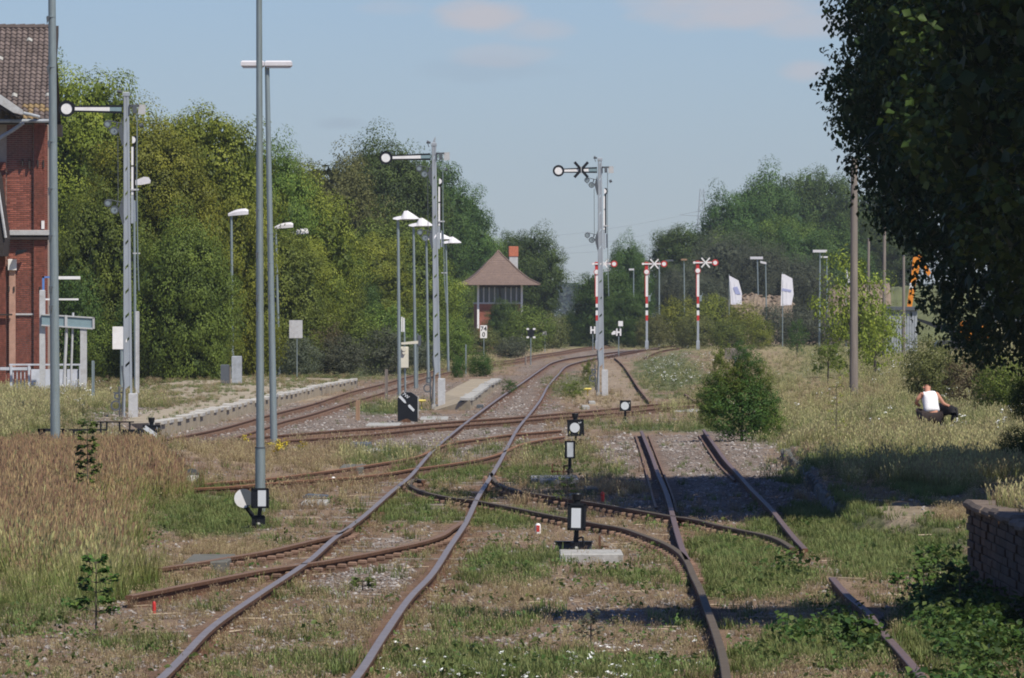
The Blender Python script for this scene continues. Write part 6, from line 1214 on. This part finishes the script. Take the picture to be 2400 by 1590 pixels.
def near_rail(x, y, w=.09):
    m = np.zeros(x.shape, bool)
    for p in railpix:
        q_ = p[::2]; o = np.argsort(q_[:, 1]); yy_, xx_ = q_[o, 1], q_[o, 0]
        if (yy_[-1] - yy_[0]) < 90: continue
        xi = np.interp(y, yy_, xx_); m |= (np.abs(x - xi) < w * (y - HY) / CZ) & (y > yy_[0]) & (y < yy_[-1])
    return m
def sample(n, wfun, x0=-150, x1=2550, y0=800, y1=1680):
    x = rs.uniform(x0, x1, n); y = rs.uniform(y0, y1, n); D_ = (CZ - G) * F / (y - HY); X = (x - CX) * D_ / F
    c = cover(x, y, X, D_); p = wfun(c, x, y, X, D_); k = (rs.rand(n) < p) & ~((X > 4.6) & (D_ < 75.5)) & ~near_rail(x, y) & ~((np.abs(X - 9.9) < .75) & (D_ > 158) & (D_ < 168.5)); return x[k], y[k], D_[k]
gm_tall = grassmat('tall seeding grass', [(.08, .11, .03), (.22, .21, .07), (.37, .28, .13), (.39, .26, .15)])
gm_straw = grassmat('straw grass', [(.15, .115, .055), (.33, .25, .135), (.42, .33, .20)]); gm_green = grassmat('short green grass', [(.07, .10, .03), (.15, .19, .055), (.28, .28, .11)])
gm_tallg = grassmat('tall green grass', [(.07, .10, .028), (.17, .22, .055), (.29, .30, .10), (.40, .35, .17)])
gm_mead = grassmat('meadow grass', [(.09, .115, .035), (.25, .25, .09), (.42, .37, .19)])
lf_weed = leafmat('weed leaves', (.05, .09, .02), (.13, .19, .05), (.2, .2, .07))
lf_weedd = leafmat('bramble leaves', (.022, .050, .012), (.075, .125, .026), (.15, .18, .05))
tall = [tuft('tall_grass', 16, .52, .12, .009, .35, gm_tall, s, .6) for s in (1, 2, 3)] + [tuft('tall_green_grass', 16, .46, .12, .010, .45, gm_tallg, s, .1) for s in (21, 22)]; straw = [tuft('straw', 22, .20, .10, .007, .7, gm_straw, s, .2) for s in (4, 5, 6)]
green = [tuft('green_tuft', 24, .13, .10, .009, .6, gm_green, s) for s in (7, 8, 9)]; mead = [tuft('meadow_tuft', 18, .32, .16, .010, .5, gm_mead, s, .5) for s in (10, 11, 12)]
weeds = [weedmesh('weed', 26, .12, .20, .055, lf_weed, s) for s in (13, 14)]; bram = [weedmesh('bramble', 60, .30, .36, .085, lf_weedd, s) for s in (15, 16)]
m_fw = mat('white blossom', (.80, .80, .76), .8); m_fy = mat('yellow blossom', (.62, .50, .05), .8)
fl_w = [stemflower('white_flower', s, .45, m_fw, 4, .024) for s in (1, 2)]; fl_y = [stemflower('yellow_flower', s, .3, m_fy, 8, .03) for s in (3,)]; daisy = [stemflower('daisy', s, .07, m_fw, 1, .016) for s in (5, 6)]
K = 1.0
x, y, d = sample(int(150000 * K), lambda c, x, y, X, D: 1.25 * ss(1400, 1150, y + .25 * (x - 200)) * c['tall'] * (.02 + .42 * fbm(X * 1.2, D * .25)) * ss(1055, 1120, y), -150, 640, 1000, 1660); cc_ = cover(x, y, (x - CX) * d / F, d)['tall']; scatter('tall_dry_grass', tall[:3], x, y, rs.uniform(.5, 1.2, len(x)) * np.clip(1.25 - (y - 1000) / 1400, .8, 1.3) * (.35 + .65 * ss(.1, .95, cc_)) * (.7 + .5 * fbm((x - CX) * d / F * 1.5, d * .3)) * np.interp(y, [1060, 1200], [.42, 1]), tiltmax=.12)
x, y, d = sample(int(150000 * K), lambda c, x, y, X, D: (.25 + ss(1120, 1330, y + .25 * (x - 200))) * c['tall'] * (.02 + .42 * fbm(X * 1.2, D * .25)) * ss(1055, 1120, y), -150, 640, 1000, 1660); cc_ = cover(x, y, (x - CX) * d / F, d)['tall']; scatter('tall_green_grass', tall[3:], x, y, rs.uniform(.5, 1.2, len(x)) * np.clip(1.25 - (y - 1000) / 1400, .8, 1.3) * (.35 + .65 * ss(.1, .95, cc_)) * (.7 + .5 * fbm((x - CX) * d / F * 1.5, d * .3)) * np.interp(y, [1060, 1200], [.42, 1]), tiltmax=.12)
x, y, d = sample(int(150000 * K), lambda c, x, y, X, D: np.clip(c['straw'] * .75 + c['dirt'] * .30 * fbm(X * 2, D * .4) + c['tall'] * .25 + c['sand'] * .04, 0, 1), y0=830); scatter('straw_grass', straw, x, y, rs.uniform(.35, 1.0, len(x)) * np.where(y > 1200, .62, 1.1), tiltmax=.35)
x, y, d = sample(int(230000 * K), lambda c, x, y, X, D: np.clip(c['green'] * (.02 + .75 * fbm(X * 2 + 5, D * .5)) * (1 - .5 * (y > 1230) * (x < 1620)) + c['dirt'] * .05 * (fbm(X * 2 + 9, D * .4) > .6) + c['tall'] * .3 + c['gravel'] * .012 + c['weed'] * .4, 0, 1), y0=830); scatter('short_green_grass', green, x, y, rs.uniform(.4, 1.2, len(x)), tiltmax=.2)
x, y, d = sample(int(150000 * K), lambda c, x, y, X, D: np.clip(c['meadow'] * (.1 + .8 * fbm(X * .7, D * .2)) + .1 * c['green'] * (y < 1100), 0, 1), y0=800, y1=1250); scatter('meadow_grass', mead, x, y, rs.uniform(.5, 1.2, len(x)), tiltmax=.12)
x, y, d = sample(int(60000 * K), lambda c, x, y, X, D: np.clip(c['weed'] * .12 * ~near_rail(x, y, .25) + c['green'] * .03 + c['dirt'] * .012, 0, 1), y0=900); scatter('low_weeds', weeds, x, y, rs.uniform(.4, 1.2, len(x)), tiltmax=.2)
x, y, d = sample(14000, lambda c, x, y, X, D: np.clip((c['weed'] * .10 * (x > 1850) * (y > 1330) + .12 * (x > 2150) * (y > 1320)) * (fbm(X * 2.2, D * .7) > .47) * (fbm(X * 7, D * 2) > .42) * ~near_rail(x, y, .28), 0, 1), 1850, 2500, 1330, 1680); scatter('bramble_leaves', bram, x, y, rs.uniform(.4, .95, len(x)), tiltmax=.2)
x, y, d = sample(9000, lambda c, x, y, X, D: np.clip(.6 * np.exp(-((x - 1575) / 80) ** 2 - ((y - 865) / 35) ** 2) + .5 * np.exp(-((x - 185) / 45) ** 2 - ((y - 940) / 35) ** 2) + .06 * c['meadow'] * (x > 1700), 0, 1), 100, 2450, 820, 1060); scatter('white_wildflowers', fl_w, x, y, rs.uniform(.6, 1.3, len(x)))
x, y, d = sample(2500, lambda c, x, y, X, D: np.clip(.06 * np.exp(-((x - 665) / 22) ** 2 - ((y - 1065) / 10) ** 2) + .015 * np.exp(-((x - 570) / 35) ** 2 - ((y - 1058) / 8) ** 2), 0, 1), 480, 740, 1020, 1100); scatter('yellow_wildflowers', fl_y, x, y, rs.uniform(.6, 1.1, len(x)))
x, y, d = sample(420, lambda c, x, y, X, D: .5 * ss(1500, 1570, y), 900, 1720, 1490, 1620); scatter('daisies', daisy, x, y, rs.uniform(.7, 1.3, len(x)))
st = [stonemesh('stone', s, mat('ballast stone', (.22, .19, .17), .9, 0, .4, 1.5, .3, dirt=(.12, .085, .07), dirt_amt=.6, dscale=.8)) for s in (1, 2, 3)] + [stonemesh('pale_stone', 4, mat('pale ballast stone', (.36, .33, .31), .9, 0, .3, 2, .3))]
x, y, d = sample(int(170000 * K), lambda c, x, y, X, D: np.clip(c['gravel'] * .8 + c['dirt'] * .14 + c['sand'] * .03, 0, 1), y0=880); scatter('ballast_stones', st, x, y, rs.uniform(.014, .034, len(x)) * np.where(d > 150, 1.5, 1), zoff=.005, tiltmax=.5)
x, y, d = sample(15000, lambda c, x, y, X, D: np.clip(.8 * ss(925, 900, y - (x - 700) * -.12) * (fbm(X * .8, D * .1) > .40) + .06, 0, 1), 150, 840, 880, 985)
k = y < np.interp(x, [375, 440, 520, 600, 680, 760, 838], [988, 974, 955, 936, 919, 901, 886]); x, y = x[k], y[k]; d = (CZ - .22) * F / (y - HY); scatter('platform_grass', green + straw[:1], x, y, rs.uniform(.3, .9, len(x)), onramp=((x - CX) * d / F, d, np.full(len(x), .215)))
# ramp top grass
n = 5200; X = rs.uniform(4.9, 7.5, n); Y = rs.uniform(46, 74.8, n); scatter('ramp_grass', straw + mead[:1], None or np.zeros(n), np.full(n, 1000.), rs.uniform(.4, 1.0, n), onramp=(X, Y, np.full(n, .78)))
# twigs and bark scraps on the near ground
tw_ = MB().tube((-.14, 0, .01), (.10, .03, .016), .008, .005, 5).tube((.10, .03, .016), (.2, -.02, .012), .005, .003, 5)
me = bpy.data.meshes.new('twig'); me.from_pydata(tw_.v, [], tw_.f); me.materials.append(mat('bleached twig', (.42, .33, .24), .9))
x, y, d = sample(700, lambda c, x, y, X, D: c['dirt'] * .45, 300, 2200, 1150, 1620); scatter('twigs_and_bark', [me], x, y, rs.uniform(.4, 1.5, len(x)))
# individual saplings and weeds that stand out
def sapling(xb, yb, yt, wd, label, m, n=70, leaf=.06, seed=1, name='sapling', cat='sapling', levels=7):
    r = np.random.RandomState(seed); t = T(name, xb, yb, label, cat); H_ = t.Z(yt); w_ = wd / t.k / 2; C = []; Nn = []; mb = MB(); mb.tube((0, 0, -.05), (0, 0, H_ * .97), .011, .004, 6)
    for i in range(levels):
        z = H_ * (.25 + .75 * (i + .5) / levels)
        for s in (-1, 1):
            L_ = w_ * r.uniform(.55, 1.1) * (1.1 - .5 * z / H_); a = r.uniform(-.6, .6); dz = r.uniform(.0, .06); ex, ey = s * L_ * math.cos(a), L_ * math.sin(a); mb.tube((0, 0, z), (ex, ey, z + dz), .005, .002, 5)
            for k in range(n // (levels * 2)): u = r.uniform(.3, 1.1); C.append((ex * u + r.normal() * .015, ey * u + r.normal() * .03, z + dz * u + r.normal() * .016)); Nn.append((r.normal() * .4, r.normal() * .4 - .3, 1))
    me = leafmesh('leaves', np.array(C), np.array(Nn), leaf * r.uniform(.6, 1.3, len(C)), r.uniform(0, 1, len(C)), rsd=seed); me.materials.append(m); link(bpy.data.objects.new('leaves', me), t.e); mb.build('stem', m_bark, t.e)
sapling(205, 1235, 990, 62, 'slender dark leaved sapling rising through the tall reddish grass', lf_drk, 380, .085, 3, levels=11)
sapling(225, 1490, 1310, 120, 'low leafy sapling at the edge of the tall grass in the lower left', lf_viv, 420, .06, 4, levels=6)
sapling(1960, 1060, 880, 60, 'thin yellow green weed stalk in the meadow left of the path', lf_yel, 90, .06, 5, name='weed_stalk', cat='plant'); sapling(1330, 1195, 1120, 60, 'small bright weed growing behind the nearest point lantern', lf_weed, 180, .05, 6, name='weed_plant', cat='plant', levels=4)
sapling(2195, 1128, 1065, 44, 'rust brown dock seed head standing before the shadow', mat('dock seed head', (.30, .13, .06), .9), 240, .03, 7, name='dock_plant', cat='plant', levels=6); sapling(1385, 1520, 1440, 60, 'grey green thistle in the near foreground', lf_blu, 80, .05, 8, name='thistle', cat='plant', levels=4)
sapling(850, 1388, 1358, 90, 'bright green leafy weed between the main rails', lf_weed, 120, .05, 9, name='weed_plant', cat='plant', levels=2); sapling(2165, 1400, 1290, 70, 'dark leaved young plant in front of the ramp wall', lf_viv, 110, .07, 10, levels=4); sapling(2105, 1385, 1350, 60, 'small dark clump beside the lower right rail', lf_viv, 80, .06, 12, name='weed_plant', cat='plant', levels=2)
sapling(2250, 1440, 1330, 110, 'bramble plant with arching pale stems at the ramp foot', lf_weedd, 170, .08, 13, name='bramble_plant', cat='plant', levels=4); sapling(2010, 1535, 1455, 110, 'bright bramble plant beside the lower right rail', lf_weedd, 200, .09, 14, name='bramble_plant', cat='plant', levels=3)
HAZE = .0001
# ------------------------------------------------------------------ air: thin haze over the whole yard
hm = bpy.data.materials.new('haze'); hm.use_nodes = True; t = hm.node_tree
for n in list(t.nodes): t.nodes.remove(n)
pv = t.nodes.new('ShaderNodeVolumePrincipled'); pv.inputs['Color'].default_value = (.86, .93, 1, 1); pv.inputs['Density'].default_value = HAZE; pv.inputs['Anisotropy'].default_value = .2
mo = t.nodes.new('ShaderNodeOutputMaterial'); t.links.new(pv.outputs[0], mo.inputs['Volume'])
mb = MB().box(-1300, 1300, -60, 2700, -6, 60); o = mb.build('haze', hm); tag(o, kind='stuff')
